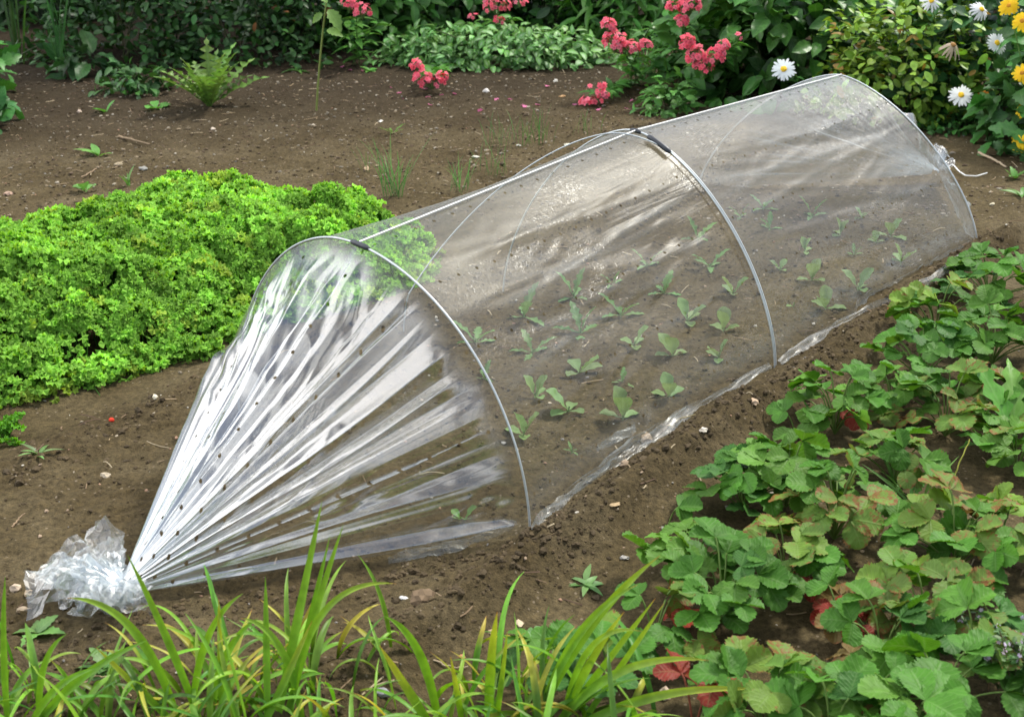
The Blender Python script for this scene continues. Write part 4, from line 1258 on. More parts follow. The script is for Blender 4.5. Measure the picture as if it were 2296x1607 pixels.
rosette('jagged_leaf_plant', 'pale green plant with upright deeply jagged leaves on the back soil', 'plant', 470, 240, 30, T_JAG, .25, (.14, .26, .05), (.6, 1.45), 1.0)
rosette('weed_seedling', 'flat rosette weed in the shade left of the thin bare stem', 'weed', 665, 160, 9, T_LANCE, .10, (.07, .19, .04), (.1, .5))
rosette('weed_seedling', 'two-leaved weed on the open soil above the parsley', 'weed', 222, 350, 4, T_LANCE, .075, (.15, .36, .07), (.35, .8), 1.4)
rosette('weed_seedling', 'round-leaved seedling at the back edge of the parsley', 'weed', 192, 430, 5, T_SPAT, .05, (.12, .30, .06), (.4, 1.0))
rosette('weed_seedling', 'narrow-bladed weed at the back edge of the parsley', 'weed', 288, 418, 4, T_LANCE, .065, (.11, .28, .05), (1.1, 1.5), .8)
rosette('weed_seedling', 'lime leaf pair on the dark soil below the shiny ground plant', 'weed', 238, 252, 3, T_ELL, .06, (.10, .30, .05), (.4, 1.0))
rosette('weed_seedling', 'small bright weed left of the jagged pale plant', 'weed', 350, 245, 5, T_SPAT, .06, (.09, .28, .04), (.2, .7))
rosette('weed_seedling', 'feathery weed sprig lying on the path above the grass tips', 'weed', 1312, 1312, 11, T_LANCE, .042, (.12, .25, .07), (.05, .7), 1.3)
rosette('weed_seedling', 'tiny four-leaved seedling on the path at bottom centre', 'weed', 1207, 1425, 6, T_SPAT, .022, (.13, .27, .07), (.1, .5), 1.5)
rosette('weed_seedling', 'thin-leaved seedling on the soil left of the fan', 'weed', 85, 1020, 7, T_LANCE, .04, (.14, .26, .08), (.2, 1.0), .9)
rosette('weed_seedling', 'seedling on the soil right of the far tie string', 'weed', 2290, 440, 5, T_LANCE, .06, (.10, .26, .05), (.4, 1.1))
rosette('weed_seedling', 'upright seedling on the soil beyond the far tie string', 'weed', 2275, 400, 5, T_HERB, .05, (.11, .28, .05), (.5, 1.2))
rosette('weed_seedling', 'seedling showing under the lower right of the fan of film', 'weed', 1040, 1165, 4, T_SPAT, .03, (.13, .3, .07), (.6, 1.2))
rosette('weed_seedling', 'leafy weed in front of the tail of film', 'weed', 85, 1420, 5, T_HERB, .04, (.12, .26, .06), (.1, .6))
rosette('weed_seedling', 'pale-veined weed under the grass in the bottom left', 'weed', 235, 1500, 7, T_HERB, .04, (.11, .24, .06), (.2, .9))
rosette('weed_seedling', 'weed on the back soil right of the thin bare stem', 'weed', 880, 300, 5, T_JAG, .06, (.13, .27, .05), (.2, .8))
rosette('weed_seedling', 'low weed left of the silvery ground cover', 'weed', 830, 160, 6, T_HERB, .05, (.08, .24, .04), (.2, .8))
rosette('dandelion', 'toothed dandelion leaves among the strawberries at the right edge', 'dandelion', 2268, 1010, 9, T_DAND, .17, (.13, .31, .05), (.5, 1.2), 1.0, M_LEAF)
rosette('dandelion', 'dandelion rosette on the grassy gap among the strawberries', 'dandelion', 2050, 1130, 7, T_DAND, .09, (.14, .33, .06), (.2, .8), .9, M_LEAF)


def grass_tuft(name, label, cat, vx, vy, n, L, spread, col, width=.0014, el=(1.1, 1.55), bend=(.1, .9), group=None):
    g = GT(vx, vy, 0); t = thing(name, label, cat, g, group); b = Buf()
    P = np.concatenate([RNG.normal(0, spread, (n, 2)), np.zeros((n, 1))], 1)
    P[:, 2] = gh(P[:, 0] + g[0], P[:, 1] + g[1]) - g[2]
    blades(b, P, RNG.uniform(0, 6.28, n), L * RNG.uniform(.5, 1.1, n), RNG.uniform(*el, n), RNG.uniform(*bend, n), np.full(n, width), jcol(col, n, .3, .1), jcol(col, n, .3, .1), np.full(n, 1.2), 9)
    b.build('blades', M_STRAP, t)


ON = 'onion seedlings behind the parsley'
grass_tuft('onion_seedling', 'tallest tuft of onion seedlings beside the right end of the parsley', 'onion', 885, 440, 26, .20, .022, (.10, .26, .07), .0018, group=ON)
grass_tuft('onion_seedling', 'onion tuft close to the film ridge right of the tallest tuft', 'onion', 1027, 430, 15, .14, .015, (.10, .26, .07), .0018, group=ON)
grass_tuft('onion_seedling', 'sparse onion seedlings in the row nearest the phlox petals', 'onion', 1130, 330, 20, .13, .035, (.09, .22, .06), .0011, group=ON)
grass_tuft('onion_seedling', 'onion seedlings left of the middle hoop apex', 'onion', 1200, 325, 24, .14, .028, (.085, .22, .05), .0012, group=ON)
grass_tuft('onion_seedling', 'thin scattered onion seedlings above the middle of the film ridge', 'onion', 1110, 395, 18, .12, .03, (.09, .22, .06), .0011, group=ON)
grass_tuft('onion_seedling', 'lone leaning onion seedlings left of the tallest tuft', 'onion', 820, 385, 5, .15, .012, (.09, .20, .05), .0011, (.9, 1.3), group=ON)
grass_tuft('onion_seedling', 'short onion seedlings nearest the far bay of film', 'onion', 1330, 300, 9, .09, .03, (.09, .23, .05), .0012, group=ON)
grass_tuft('grass_tuft', 'dense green grass tuft under the double phlox head', 'grass', 1475, 180, 90, .26, .06, (.07, .22, .035), .003, (.8, 1.5), (.4, 1.8))
grass_tuft('grass_tuft', 'fine grass tuft in the bare patch beside the red withered leaves', 'grass', 1925, 1455, 16, .055, .008, (.10, .25, .06), .0009)
grass_tuft('grass_tuft', 'pale couch grass in the gap among the strawberries', 'grass', 2040, 1120, 14, .12, .03, (.16, .34, .07), .0028, (.3, 1.2))
grass_tuft('iris', 'fan of stiff iris blades in the shade at top left', 'iris', 140, 168, 9, .48, .012, (.05, .15, .04), .007, (1.35, 1.56), (.0, .25))
grass_tuft('reed', 'slanting thick green stems in the top left corner', 'reed', 55, 140, 6, .50, .035, (.07, .16, .035), .006, (1.2, 1.5), (.0, .2))


# tall bare stem
g = GT(709, 250, 0)
t = thing('bare_stem', 'single tall thin bare flower stem rising from the back soil', 'plant stem', g)
top = AT(738, -40, g[1] + .02) - g
b = Buf(); tubes(b, bez(np.zeros(3) - ZUP * .01, top * .5 + np.array([-.012, 0, 0]), top, 14), np.linspace(.0042, .003, 14)[None], (.20, .25, .06), 6)
b.build('stem', M_STEM, t)
b = Buf()
for (lx, ly, dx, dz, L) in [(722, 30, -.9, -.7, .05), (736, 22, .6, -.7, .09), (733, 68, .9, -.1, .065), (735, 5, -.4, .5, .06)]:
    leaves(b, T_HERB, (AT(lx, ly, g[1]) - g)[None], np.array([[dx, -.4, dz]]), np.array([[.2, -.6, .6]]), L, np.array([[.15, .27, .06, 0]]))
b.build('leaves', M_LEAF, t)


# ------------------------------------------------------------------ flowers
def floret_t(np_=5, nseg=5):
    V = [(0, 0, 0)]; F3 = []; U = [(0, 0)]
    per = 6
    n = np_ * per
    for ring, rr in enumerate((.28, .72, 1.0)):
        for i in range(n):
            a = 2 * PI * i / n; ph = (i % per) / per
            w_ = math.sin(ph * PI) ** .5 if ph else 0
            r_ = rr * (.55 + .45 * w_) if ring else rr
            V.append((math.cos(a) * r_, math.sin(a) * r_, .08 * ring - .05 * ring * ring)); U.append((0, rr))
    F = [(0, 1 + i, 1 + (i + 1) % n) for i in range(n)]
    Q = []
    for ring in range(2):
        o = 1 + ring * n
        for i in range(n): Q.append((o + i, o + n + i, o + n + (i + 1) % n, o + (i + 1) % n))
    F += [(q[0], q[1], q[2]) for q in Q] + [(q[0], q[2], q[3]) for q in Q]
    return np.array(V), np.array(F), np.array(U)


T_FLO = floret_t()


def head_mesh(lobes, Y, g, size, col, seed):
    """a phlox panicle: lobes [(px,py,rx,ry,n)] measured in the picture, at distance Y"""
    rr = np.random.default_rng(seed)
    b = Buf(); st = Buf()
    k = float(Y / (FPX * cp))
    for (px, py, rx, ry, n) in lobes:
        c = AT(px, py, Y) - g
        a = rr.uniform(0, 2 * PI, n); u = rr.uniform(-.45, 1, n); e = np.arcsin(u)
        d = rdir(a, e); q = rr.uniform(.72, 1.05, n)[:, None]
        P = c + d * np.array([rx, rx * .8, ry]) * k * q
        nn = nrm(d + np.array([0, -.5, .5]) + rr.normal(0, .25, (n, 3)))
        t1 = np.cross(nn, rr.normal(0, 1, (n, 3)))
        cc = np.array(col)[None] * (1 + .25 * rr.normal(0, 1, (n, 1)).clip(-1.5, 1.5)); pk = rr.random((n, 1)) ** 1.5 * .6
        cc = cc * (1 - pk) + np.array([.80, .25, .33]) * pk
        r_ = T_FLO[2][:, 1][None, :, None]
        C = cc[:, None] * (.92 + .35 * r_) * np.where(r_ < .15, np.array([.45, .2, .35]), 1) + np.array([.05, .09, .10]) * (r_ > .9)
        b.add(place(T_FLO[0][:, [0, 1, 2]], P, t1, nn, size * rr.uniform(.8, 1.15, n)), T_FLO[1], np.clip(C, 0, .95))
        tubes(st, bez(np.broadcast_to(c - ZUP * ry * k, P.shape), c + (P - c) * .4, P, 4), .0011, jcol((.12, .2, .06), n), 4)
    return b, st


def phlox(label, vx, vy, stems, heads, fwd=.12, seed=1):
    g = GT(vx, vy, 0)
    t = thing('phlox', label, 'phlox', g, 'coral pink phlox in the back border')
    s = Buf(); lf = Buf()
    for (px, py, Y) in stems:
        tip = AT(px, py, Y - fwd) - g
        mid = tip * np.array([.35, .35, .7]) + R.normal(0, .01, 3)
        p0 = R.normal(0, .02, 3) * np.array([1, 1, 0])
        L = bez(p0, mid, tip, 12)
        tubes(s, L, .0026, (.09, .17, .05), 5)
        m = max(6, int(np.linalg.norm(tip) / .028)); q = np.linspace(.12, .93, m)
        P = np.stack([np.interp(q, np.linspace(0, 1, 12), L[0][:, i]) for i in range(3)], -1)
        for sgn in (0, PI):
            a = np.arange(m) * PI / 2 + sgn + R.random()
            d = rdir(a, np.full(m, .25) + R.normal(0, .2, m)); nn = ZUP + R.normal(0, .25, (m, 3)) - d * .2
            leaves(lf, T_LANCE, P, d, nn, .085 * R.uniform(.7, 1.15, m), c4(jcol((.075, .22, .034), m, .3, .12), [0]), 1.35)
    s.build('stems', M_STEM, t); lf.build('leaves', M_LEAF, t)
    for i, (lobe, Y) in enumerate([(l, Y) for lobes, Y in heads for l in lobes]):
        b, st = head_mesh([(*lobe[:4], int(lobe[4] * 1.25))], Y - fwd, g, .0112, (.88, .075, .12), seed * 10 + i)
        f = b.build('flower_head', M_PETAL, t)
        st.build('flower_stalks', M_STEM, f)
    return t


Yp = lambda x, y_: float(GT(x, y_, 0)[1])
y1 = Yp(800, 150); phlox('pink phlox with one full head at the top beside the bare stem', 800, 150, [(800, 40, y1), (780, 60, y1 + .1), (850, 50, y1 + .1)], [([(782, 8, 18, 20, 16), (812, 25, 22, 18, 22)], y1)], seed=1)
y2 = Yp(1090, 110); phlox('phlox with a thin half-shed pink head at top centre', 1100, 110, [(1110, 40, y2), (1060, 60, y2), (1150, 40, y2 + .1)], [([(1112, 12, 30, 22, 34), (1065, 36, 16, 6, 4), (1165, 4, 16, 12, 8), (1118, 45, 14, 12, 6)], y2)], seed=2, fwd=.3)
y3 = Yp(950, 205); phlox('drooping phlox stem with its pink head just above the bare soil', 985, 150, [(960, 170, y3)], [([(935, 148, 14, 14, 14), (945, 175, 20, 18, 22), (968, 185, 26, 15, 28), (992, 172, 13, 12, 12)], y3)], seed=3, fwd=.05)
y4 = Yp(1335, 236); phlox('fallen phlox stem with a small pink head on the soil left of the far bay', 1400, 190, [(1340, 212, y4)], [([(1325, 224, 24, 12, 22), (1350, 212, 14, 12, 10), (1322, 196, 6, 6, 3), (1350, 192, 8, 7, 4)], y4)], seed=4, fwd=.02)
y5 = Yp(1400, 195); phlox('phlox with a two-lobed coral head leaning over the soil', 1415, 195, [(1390, 110, y5), (1430, 120, y5), (1460, 60, y5 + .1)], [([(1365, 58, 16, 18, 20), (1378, 95, 26, 24, 44), (1412, 108, 22, 18, 28), (1445, 98, 16, 9, 12)], y5 - .02)], seed=5, fwd=.2)
y6 = Yp(1545, 190); phlox('tall phlox whose pink head touches the top edge', 1540, 190, [(1535, 55, y6), (1500, 70, y6 + .1), (1570, 60, y6 + .1)], [([(1510, 12, 16, 16, 16), (1545, 15, 26, 22, 34), (1530, 48, 16, 16, 16)], y6)], seed=6, fwd=.35)
y7 = Yp(1590, 215); phlox('phlox with the largest heart-shaped coral head behind the far bay', 1590, 215, [(1575, 140, y7), (1610, 120, y7), (1655, 95, y7)], [([(1540, 95, 18, 18, 24), (1560, 125, 22, 22, 34), (1578, 150, 22, 20, 30), (1605, 125, 22, 20, 30), (1622, 104, 14, 14, 14), (1655, 82, 7, 8, 4)], y7 - .05)], seed=7, fwd=.38)


def daisy_t(np_, seed, ragged=.12, droop=.12, wdt=.11):
    rr = np.random.default_rng(seed); b = []
    V = []; F = []
    for k in range(np_):
        a = 2 * PI * (k + rr.uniform(-.25, .25)) / np_; L = 1 + rr.uniform(-ragged, ragged); dz = rr.uniform(-.12, .1)
        ca, sa = math.cos(a), math.sin(a)
        for i, q in enumerate((.2, .45, .7, .9, 1.0)):
            w_ = wdt * (.6, .95, 1.05, .8, .3)[i]; r_ = q * L
            for sgn in (-1, 1):
                V.append((ca * r_ - sa * w_ * sgn, sa * r_ + ca * w_ * sgn, .06 + dz * q - droop * q * q))
        o = len(V) - 10
        F += [(o + 2 * i, o + 2 * i + 1, o + 2 * i + 3, o + 2 * i + 2) for i in range(4)]
    return np.array(V), np.array(F)


def flower(root, g, px, py, Y, rad, face, npet, pc, cc, seed, name='flower_head', droop=.12, wdt=.11, crad=.26, layers=1, label=None):
    c = AT(px, py, Y) - g
    f = nrm(np.array(face, float)); x = nrm(np.cross(f, np.array([.3, .2, .9])))
    b = Buf()
    for l in range(layers):
        V, F = daisy_t(npet, seed + l, droop=droop, wdt=wdt)
        b.add(place(V, c[None] + f * .004 * l, x[None], f[None], rad * (1 - .2 * l)), F, jcol(pc, 1, .06, .03)[:, None].repeat(len(V), 1))
    h = b.build(name, M_PETAL, root)
    if label: h['label'] = label
    d = Buf(); V = ICO2 * np.array([crad, crad, crad * .5]) * (1 + .08 * R.normal(0, 1, (len(ICO2), 1))) + np.array([0, 0, .10])
    d.add(place(V, c[None], x[None], f[None], rad), ICF2, np.array(cc))
    d.build('flower_centre', M_STONE, h)
    return c


def stalk(root, g, c, base, rad=.0022, bow=.03, col=(.13, .24, .06)):
    s = Buf(); tubes(s, bez(np.array(base) - 0, (np.array(base) + c) * .5 + np.array([bow, .01, .04]), c, 10), rad, col, 5); s.build('stem', M_STEM, root)


WH = (.88, .89, .90); YC = (.75, .48, .03)
DG = 'white daisies in the back border'


def daisy(label, gx, gy, px, py, Y, rad, face, seed, bow=.03, **kw):
    g = GT(gx, gy, 0); t = thing('daisy', label, 'daisy', g, DG)
    c = flower(t, g, px, py, Y, rad, face, kw.pop('n', 21), kw.pop('pc', WH), kw.pop('cc', YC), seed, **kw)
    stalk(t, g, c - nrm(np.array(face)) * .004, (0, 0, 0), bow=bow)
    # a few leaves on the stem
    b = Buf(); P = np.array([c * q for q in (.25, .45, .62)]) + np.array([bow * .4, 0, .01])
    leaves(b, T_LANCE, P, np.array([[.8, -.3, .3], [-.8, -.2, .4], [.3, -.8, .3]]), ZUP[None] + R.normal(0, .2, (3, 3)), .06, c4(jcol((.05, .16, .03), 3), [0]))
    b.build('leaves', M_LEAF, t)


yd = Yp(2150, 280) - .25
daisy('open white daisy just above the ridge of the far bay', 1800, 215, 1757, 156, Yp(1757, 232) - .50, .043, (-.15, -.75, .6), 1)
daisy('open white daisy low on the right above the far tail of film', 2185, 290, 2155, 214, yd, .041, (-.2, -.7, .65), 2)
daisy('ragged white daisy high on the right near the yellow flowers', 2240, 270, 2235, 97, yd, .038, (.25, -.8, .5), 3, bow=.02)
daisy('white daisy turned sideways at the top right edge', 2200, 240, 2200, 22, yd + .1, .036, (.2, -.45, .35), 4, n=16, droop=.5)
daisy('faded hanging daisy with shrivelled petals over the yellow-green bush', 2140, 250, 2137, 102, yd + .02, .036, (.05, -.5, .55), 5, n=13, pc=(.55, .46, .33), cc=(.30, .16, .05), droop=1.0)
daisy('half-hidden daisy at the very top right of centre', 2100, 230, 2088, 3, yd + .1, .034, (-.1, -.7, .5), 6, n=14, droop=.5)

YG = 'yellow flowers at the right edge'
for i, (px, py, rad, lb, dy, cc) in enumerate([(2262, 14, .034, 'deep yellow flower at the top right corner', .06, (.55, .25, .02)), (2292, 48, .034, 'yellow flower with an orange heart second from the top', .02, (.5, .22, .02)),
                                          (2293, 165, .033, 'yellow flower at the right edge level with the lowest daisy', .0, (.45, .2, .02)), (2297, 246, .028, 'small yellow bud-like flower between two larger yellow ones', .0, (.45, .3, .02)), (2291, 318, .034, 'lowest yellow flower, close to the bare soil', -.08, (.5, .25, .02))]):
    Y = Yp(2300, 350) + dy
    g = GT(2318 + 4 * i, 338 - 6 * i, 0); t = thing('yellow_flower', lb, 'flower', g, YG)
    c = flower(t, g, px, py, Y, rad, (-.4, -.75, .5), 14, (.88, .60, .02), cc, 30 + i, wdt=.17, droop=.2, layers=2)
    stalk(t, g, c, (0, 0, 0), bow=.01)
g = GT(2215, 285, 0); t = thing('orange_flower', 'tiny orange flower right of the lowest daisy', 'flower', g)
c = flower(t, g, 2205, 212, yd, .020, (-.2, -.8, .5), 8, (.72, .26, .03), (.08, .03, .01), 77, wdt=.22, crad=.35); stalk(t, g, c, (0, 0, 0), .0015, .01)

# flowering thyme at the right, cut by the frame
g = GT(2300, 1545, 0); t = thing('thyme', 'flowering thyme with tiny mauve blossoms at the bottom right edge', 'thyme', g)
b = Buf(); s = Buf(); fl = Buf()
K = 46
base = RNG.normal(0, .03, (K, 3)) * np.array([1, 1, 0]); az = RNG.uniform(0, 6.28, K)
tip = base + np.stack([np.cos(az) * .055, np.sin(az) * .055, RNG.uniform(.06, .16, K)], -1) * RNG.uniform(.6, 1.1, (K, 1))
L = bez(base, (base + tip) * .5 + ZUP * .02, tip, 8); tubes(s, L, .0008, jcol((.16, .12, .06), K), 4)
for q in np.linspace(.25, .97, 13):
    P = np.stack([np.array([np.interp(q, np.linspace(0, 1, 8), L[k][:, i]) for i in range(3)]) for k in range(K)])
    for sg in (0, PI):
        a = RNG.uniform(0, 6.28, K) + sg; d = rdir(a, RNG.uniform(.1, .8, K))
        leaves(b, T_ELL, P, d, ZUP + RNG.normal(0, .3, (K, 3)), .012 * RNG.uniform(.7, 1.2, K), c4(jcol((.09, .19, .055), K), [0]))
    if q > .55:
        sel = RNG.random(K) < .55; P2 = P[sel] + RNG.normal(0, .004, (sel.sum(), 3))
        nn = nrm(RNG.normal(0, .6, (len(P2), 3)) + np.array([0, -.5, .6]))
        fl.add(place(T_FLO[0], P2, np.cross(nn, RNG.normal(0, 1, nn.shape)), nn, .0034), T_FLO[1], jcol((.72, .58, .78), len(P2), .15, .06)[:, None].repeat(len(T_FLO[0]), 1))
b.build('foliage', M_LEAF, t); s.build('stems', M_STEM, t); fl.build('blossoms', M_PETAL, t)


# ------------------------------------------------------------------ single stones, clods, twigs, petals
def stone(name, label, cat, vx, vy, size, col, flat=(1, .8, .55), group=None, jit=.16, mat=None):
    g = GT(vx, vy, 0); g[2] = float(gh_fine(g[0], g[1]))
    b = Buf(); S = size / 2
    V = ICO2 * (1 + jit * R.normal(0, 1, (len(ICO2), 1))) * np.array(flat) * S
    a = R.random() * 6.28; c, s = math.cos(a), math.sin(a)
    V = np.stack([V[:, 0] * c - V[:, 1] * s, V[:, 0] * s + V[:, 1] * c, V[:, 2] + S * flat[2] * .45], -1)
    b.add(V + g, ICF2, jcol(col, 1, .1, .04))
    o = b.build(name, mat or M_STONE, None, origin=g, smooth=False)
    tag(o, label, cat, group)


SG = 'stones and chips lying on the soil'
for a in [
    ('soil_clod', 'big squarish lump of soil in front of the fan above the grass', 'clod', 948, 1358, .042, (.15, .105, .065), (1, .85, .7)),
    ('pebble', 'bright white chip beside the big lump of soil', 'pebble', 905, 1346, .013, (.75, .74, .70), (1, .5, .4)),
    ('pebble', 'flat tan flake on the path right of the big lump of soil', 'pebble', 1165, 1400, .018, (.48, .38, .25), (1, .6, .25)),
    ('pebble', 'small brown flake between the lump of soil and the tan flake', 'pebble', 1100, 1412, .012, (.36, .26, .16), (1, .7, .4)),
    ('pebble', 'orange-brown chip on the path above the broad grass blades', 'pebble', 1035, 1474, .013, (.40, .20, .10), (1, .6, .4)),
    ('pebble', 'grey stone showing above the grass at bottom centre', 'pebble', 857, 1555, .025, (.30, .30, .31), (1, .6, .5)),
    ('pebble', 'tan wavy chip on the path below the near hoop foot', 'pebble', 1376, 1161, .022, (.46, .33, .20), (1, .45, .25)),
    ('pebble', 'pale round pebble on the path below the middle of the skirt', 'pebble', 1577, 976, .014, (.58, .52, .42), (1, .9, .7)),
    ('pebble', 'peach-coloured pebble on the path near the middle hoop foot', 'pebble', 1688, 924, .021, (.52, .37, .24), (1, .8, .6)),
    ('pebble', 'pink-brown stone half buried at the film edge', 'pebble', 1450, 990, .026, (.36, .27, .19), (1, .9, .7)),
    ('pebble', 'second pink-brown stone at the film edge nearer the camera', 'pebble', 1400, 1040, .022, (.34, .26, .18), (1, .8, .6)),
    ('pebble', 'white chip on the path above the strawberry crown', 'pebble', 1682, 1052, .014, (.68, .64, .55), (1, .4, .35)),
    ('pebble', 'pale flake on the path near the lone strawberry leaf', 'pebble', 1487, 1182, .012, (.58, .56, .42), (1, .7, .3)),
    ('pebble', 'grey pebble beside a tan one halfway down the path', 'pebble', 1400, 1252, .015, (.40, .38, .35), (1, .6, .4)),
    ('pebble', 'cream pebble on the trodden strip below the parsley', 'pebble', 349, 897, .013, (.62, .56, .43), (1, .8, .8)),
    ('pebble', 'tan pebble in the trodden soil left of the fan', 'pebble', 238, 1070, .019, (.46, .38, .27), (1, .8, .6)),
    ('pebble', 'cream pebble upper of the pair at the left edge', 'pebble', 35, 1323, .017, (.58, .48, .34), (1, .8, .8)),
    ('pebble', 'brown pebble lower of the pair at the left edge', 'pebble', 64, 1334, .014, (.42, .31, .2), (1, .8, .8)),
    ('pebble', 'long tan chip near the tail of film', 'pebble', 52, 1370, .020, (.44, .34, .23), (1, .35, .4)),
    ('pebble', 'white chip in front of the tail of film', 'pebble', 258, 1535, .011, (.66, .6, .54), (1, .6, .5)),
    ('pebble', 'white stone at the foot of the silvery ground cover', 'pebble', 1090, 208, .028, (.72, .70, .64), (1, .7, .7)),
    ('pebble', 'white pebble below the right end of the silvery ground cover', 'pebble', 1246, 184, .022, (.66, .62, .52), (1, .7, .7)),
    ('pebble', 'white flake on the onion soil at left', 'pebble', 853, 273, .030, (.68, .66, .6), (1, .45, .25)),
    ('pebble', 'white flake on the onion soil nearest the film ridge', 'pebble', 1066, 355, .026, (.66, .62, .54), (1, .45, .3)),
    ('pebble', 'pale flake right of the nearer onion flake', 'pebble', 1271, 325, .026, (.64, .6, .46), (1, .5, .3)),
    ('pebble', 'white flake below the sparse onion seedlings', 'pebble', 1162, 328, .018, (.7, .66, .58), (1, .6, .4)),
    ('pebble', 'brick-coloured chip at the parsley edge beside the tallest onion tuft', 'pebble', 822, 380, .044, (.42, .3, .2), (1, .4, .4)),
    ('pebble', 'pink stone at the left edge above the parsley', 'pebble', 18, 436, .034, (.40, .26, .20), (1, .7, .5)),
    ('pebble', 'pale stone under the hedge shadow at left', 'pebble', 178, 252, .020, (.46, .38, .3), (1, .9, .8)),
    ('pebble', 'grey wedge-shaped stone on the back soil at left', 'pebble', 322, 382, .026, (.3, .29, .26), (1, .8, .5)),
    ('pebble', 'round tan stone above the parsley at left', 'pebble', 266, 372, .026, (.36, .28, .2), (1, .8, .5)),
    ('pebble', 'pale stone below the jagged pale plant', 'pebble', 478, 292, .022, (.5, .42, .34), (1, .8, .5)),
    ('pebble', 'cream chip on the soil right of the far hoop', 'pebble', 2225, 460, .022, (.62, .54, .4), (1, .5, .5)),
    ('pebble', 'large brown flake on the back soil right of the middle phlox', 'pebble', 1262, 217, .034, (.44, .28, .13), (1, .6, .2)),
    ('pebble', 'white fragments among the strawberries at bottom right', 'pebble', 1868, 1548, .011, (.62, .62, .6), (1, .7, .5)),
    ('pebble', 'tan stone beside the withered brown strawberry leaves', 'pebble', 1490, 1560, .022, (.46, .34, .26), (1, .8, .7)),
]: stone(*a[:7], a[7], SG if a[0] == 'pebble' else None)
stone('red_berry', 'small bright red berry on the trodden strip below the parsley', 'berry', 250, 942, .011, (.62, .045, .02), (1, 1, .9), None, .03)


def twig(label, pts, rad, col):
    ln = np.array([GT(x_, y_, .004 + h_) for x_, y_, h_ in pts]); q = np.linspace(0, len(pts) - 1, 14)
    ln = np.stack([np.interp(q, np.arange(len(pts)), ln[:, i]) for i in range(3)], -1) + R.normal(0, .0008, (14, 3))
    b = Buf(); tubes(b, ln, rad * np.linspace(1.1, .7, 14)[None], col, 5); o = b.build('twig', M_TWIG, None, origin=ln[0]); tag(o, label, 'twig', 'dry twigs on the soil')


twig('long pale twig on the back soil above the parsley', [(266, 306, .004), (300, 314, .008), (336, 324, .002)], .0042, (.30, .22, .14))
twig('pale stick on the soil right of the far hoop', [(2194, 343, .008), (2225, 356, .006), (2257, 375, .0)], .0048, (.42, .33, .22))
twig('curved bleached twig on the path at bottom centre', [(972, 1478, .0), (995, 1490, .003), (1020, 1496, .004), (1050, 1495, .0)], .0014, (.36, .28, .19))
twig('short stalk on the back soil at far left', [(182, 398, .0), (205, 385, .004), (222, 375, .0)], .0026, (.28, .2, .13))
twig('dry stalk arching in front of the knotted film end', [(180, 1535, .0), (215, 1515, .012), (255, 1520, .012), (295, 1560, .0)], .0014, (.40, .29, .18))
twig('straw forked upright at the film edge', [(1498, 955, .0), (1522, 938, .004), (1560, 930, .012)], .0012, (.46, .38, .2))
twig('brown stalk beside the fan at far left', [(28, 1180, .0), (45, 1160, .006), (56, 1150, .01)], .0016, (.30, .21, .13))
twig('reddish runner from the withered plant across the bare patch', [(1765, 1520, .006), (1800, 1492, .02), (1830, 1488, .02), (1860, 1496, .01)], .0018, (.42, .09, .06))
twig('grey runner stems below the clean three-part leaves, upper', [(1812, 1545, .0), (1860, 1528, .01), (1930, 1530, .012), (2000, 1545, .0)], .0014, (.28, .2, .13))
twig('grey runner stems below the clean three-part leaves, lower', [(1815, 1590, .0), (1870, 1565, .012), (1930, 1555, .01), (1990, 1560, .0)], .0013, (.28, .2, .13))
twig('yellow leaf stalk across the right-hand strawberries', [(2135, 1085, .02), (2150, 1040, .05), (2175, 985, .09)], .0016, (.36, .36, .07))
twig('yellowish runner curling from the strawberries onto the path', [(1730, 1050, .004), (1745, 1020, .016), (1775, 1000, .02), (1800, 985, .03)], .0014, (.34, .26, .07))

PG = 'fallen pink petals on the back soil'
for i, (x_, y_) in enumerate([(895, 211), (905, 222), (948, 204), (960, 220), (962, 240), (985, 216), (1020, 212), (1108, 224), (1150, 224), (1170, 238), (1182, 240), (1200, 236), (1076, 250), (1230, 196), (1410, 232), (1405, 245), (1440, 252), (875, 198), (815, 160), (768, 150), (780, 158), (1470, 240), (1340, 245), (1290, 235), (1440, 1005)][:24]):
    g = GT(x_, y_, 0); g[2] = float(gh_fine(g[0], g[1])) + .004
    b = Buf(); nn = nrm(ZUP + R.normal(0, .4, 3)); T = T_FLO if i % 3 == 0 else T_SPAT
    V = place(T[0], g[None], nrm(np.cross(nn, R.normal(0, 1, 3)))[None], nn[None], .011 if i % 3 == 0 else .020, None if i % 3 == 0 else 1.6)
    b.add(V, T[1], np.array([.72, .20, .38]) * R.uniform(.8, 1.15)); o = b.build('fallen_petal', M_PETAL, None, origin=g)
    tag(o, 'pink phlox petal fallen on the bare back soil', 'petal', PG)

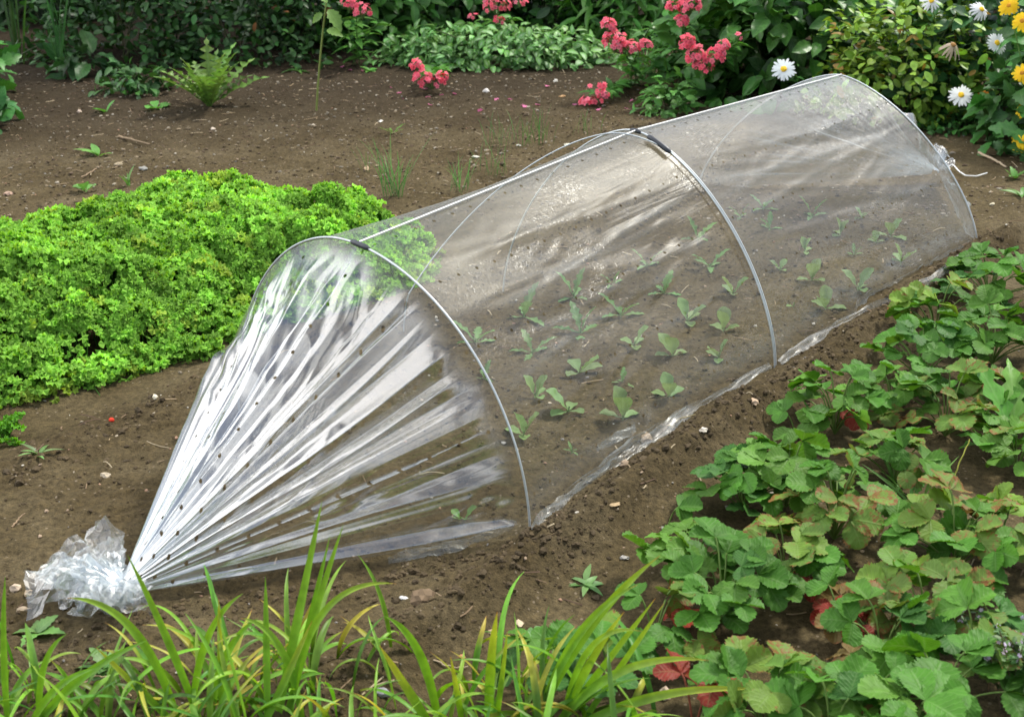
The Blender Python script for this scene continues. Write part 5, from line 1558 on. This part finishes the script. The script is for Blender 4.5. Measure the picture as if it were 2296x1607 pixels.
# ------------------------------------------------------------------ light
SAZ, SEL = math.radians(52), math.radians(52)      # azimuth clockwise from +Y (ahead) towards +X (right)
sd_ = np.array([math.sin(SAZ) * math.cos(SEL), math.cos(SAZ) * math.cos(SEL), math.sin(SEL)])
sun_d = bpy.data.lights.new('sun', 'SUN'); sun_d.energy = 4.5; sun_d.angle = math.radians(7); sun_d.color = (1, .972, .87)
sun = bpy.data.objects.new('sun', sun_d); COL.objects.link(sun)
sun.rotation_euler = Vector(sd_).to_track_quat('Z', 'Y').to_euler()
w = bpy.data.worlds.new('World'); sc.world = w; w.use_nodes = True
nt = w.node_tree
for n in list(nt.nodes): nt.nodes.remove(n)
N = NT(nt)
sky = N.n('TexSky', sky_type='NISHITA', sun_disc=False, sun_elevation=SEL, sun_rotation=SAZ, air_density=1.0, dust_density=2.0)
tc = N.n('TexCoord')
cn = N.n('TexNoise', i_Scale=2.2, i_Detail=5.0, i_Roughness=.55, i_Distortion=.4); N.l(tc.outputs['Generated'], cn.inputs['Vector'])
# unseen bright cloud added at the left for the film to mirror, broken cloud elsewhere
sv = N.n('SeparateXYZ', i_0=tc.outputs['Generated'])
dt = N.math('ADD', N.math('ADD', N.math('MULTIPLY', sv.outputs[0], -.78), N.math('MULTIPLY', sv.outputs[1], .10)), N.math('MULTIPLY', sv.outputs[2], .60))
added_cloud = N.math('MULTIPLY', N.math('SUBTRACT', dt, .70, clamp=True), .75)
cf = N.math('MULTIPLY', N.math('SUBTRACT', N.math('ADD', cn.outputs['Fac'], added_cloud), .50, clamp=True), 9.0, clamp=True)
c = N.mix(N.math('MULTIPLY', cf, .85), sky.outputs[0], N.mix(N.math('MULTIPLY', added_cloud, 8.0, clamp=True), (13.5, 14, 14.6), (26, 26, 26.5)))
bg = N.n('Background', i_Strength=.15); N.l(c, bg.inputs['Color'])
wo = N.n('OutputWorld'); N.l(bg.outputs[0], wo.inputs[0])

sc.render.engine = 'CYCLES'
sc.cycles.max_bounces = 10
sc.cycles.transparent_max_bounces = 40
sc.cycles.caustics_reflective = False
sc.cycles.caustics_refractive = False
sc.cycles.use_denoising = True
sc.cycles.sample_clamp_indirect = 6
sc.view_settings.view_transform = 'Standard'
sc.view_settings.look = 'None'
sc.view_settings.exposure = 0
sc.view_settings.gamma = 1
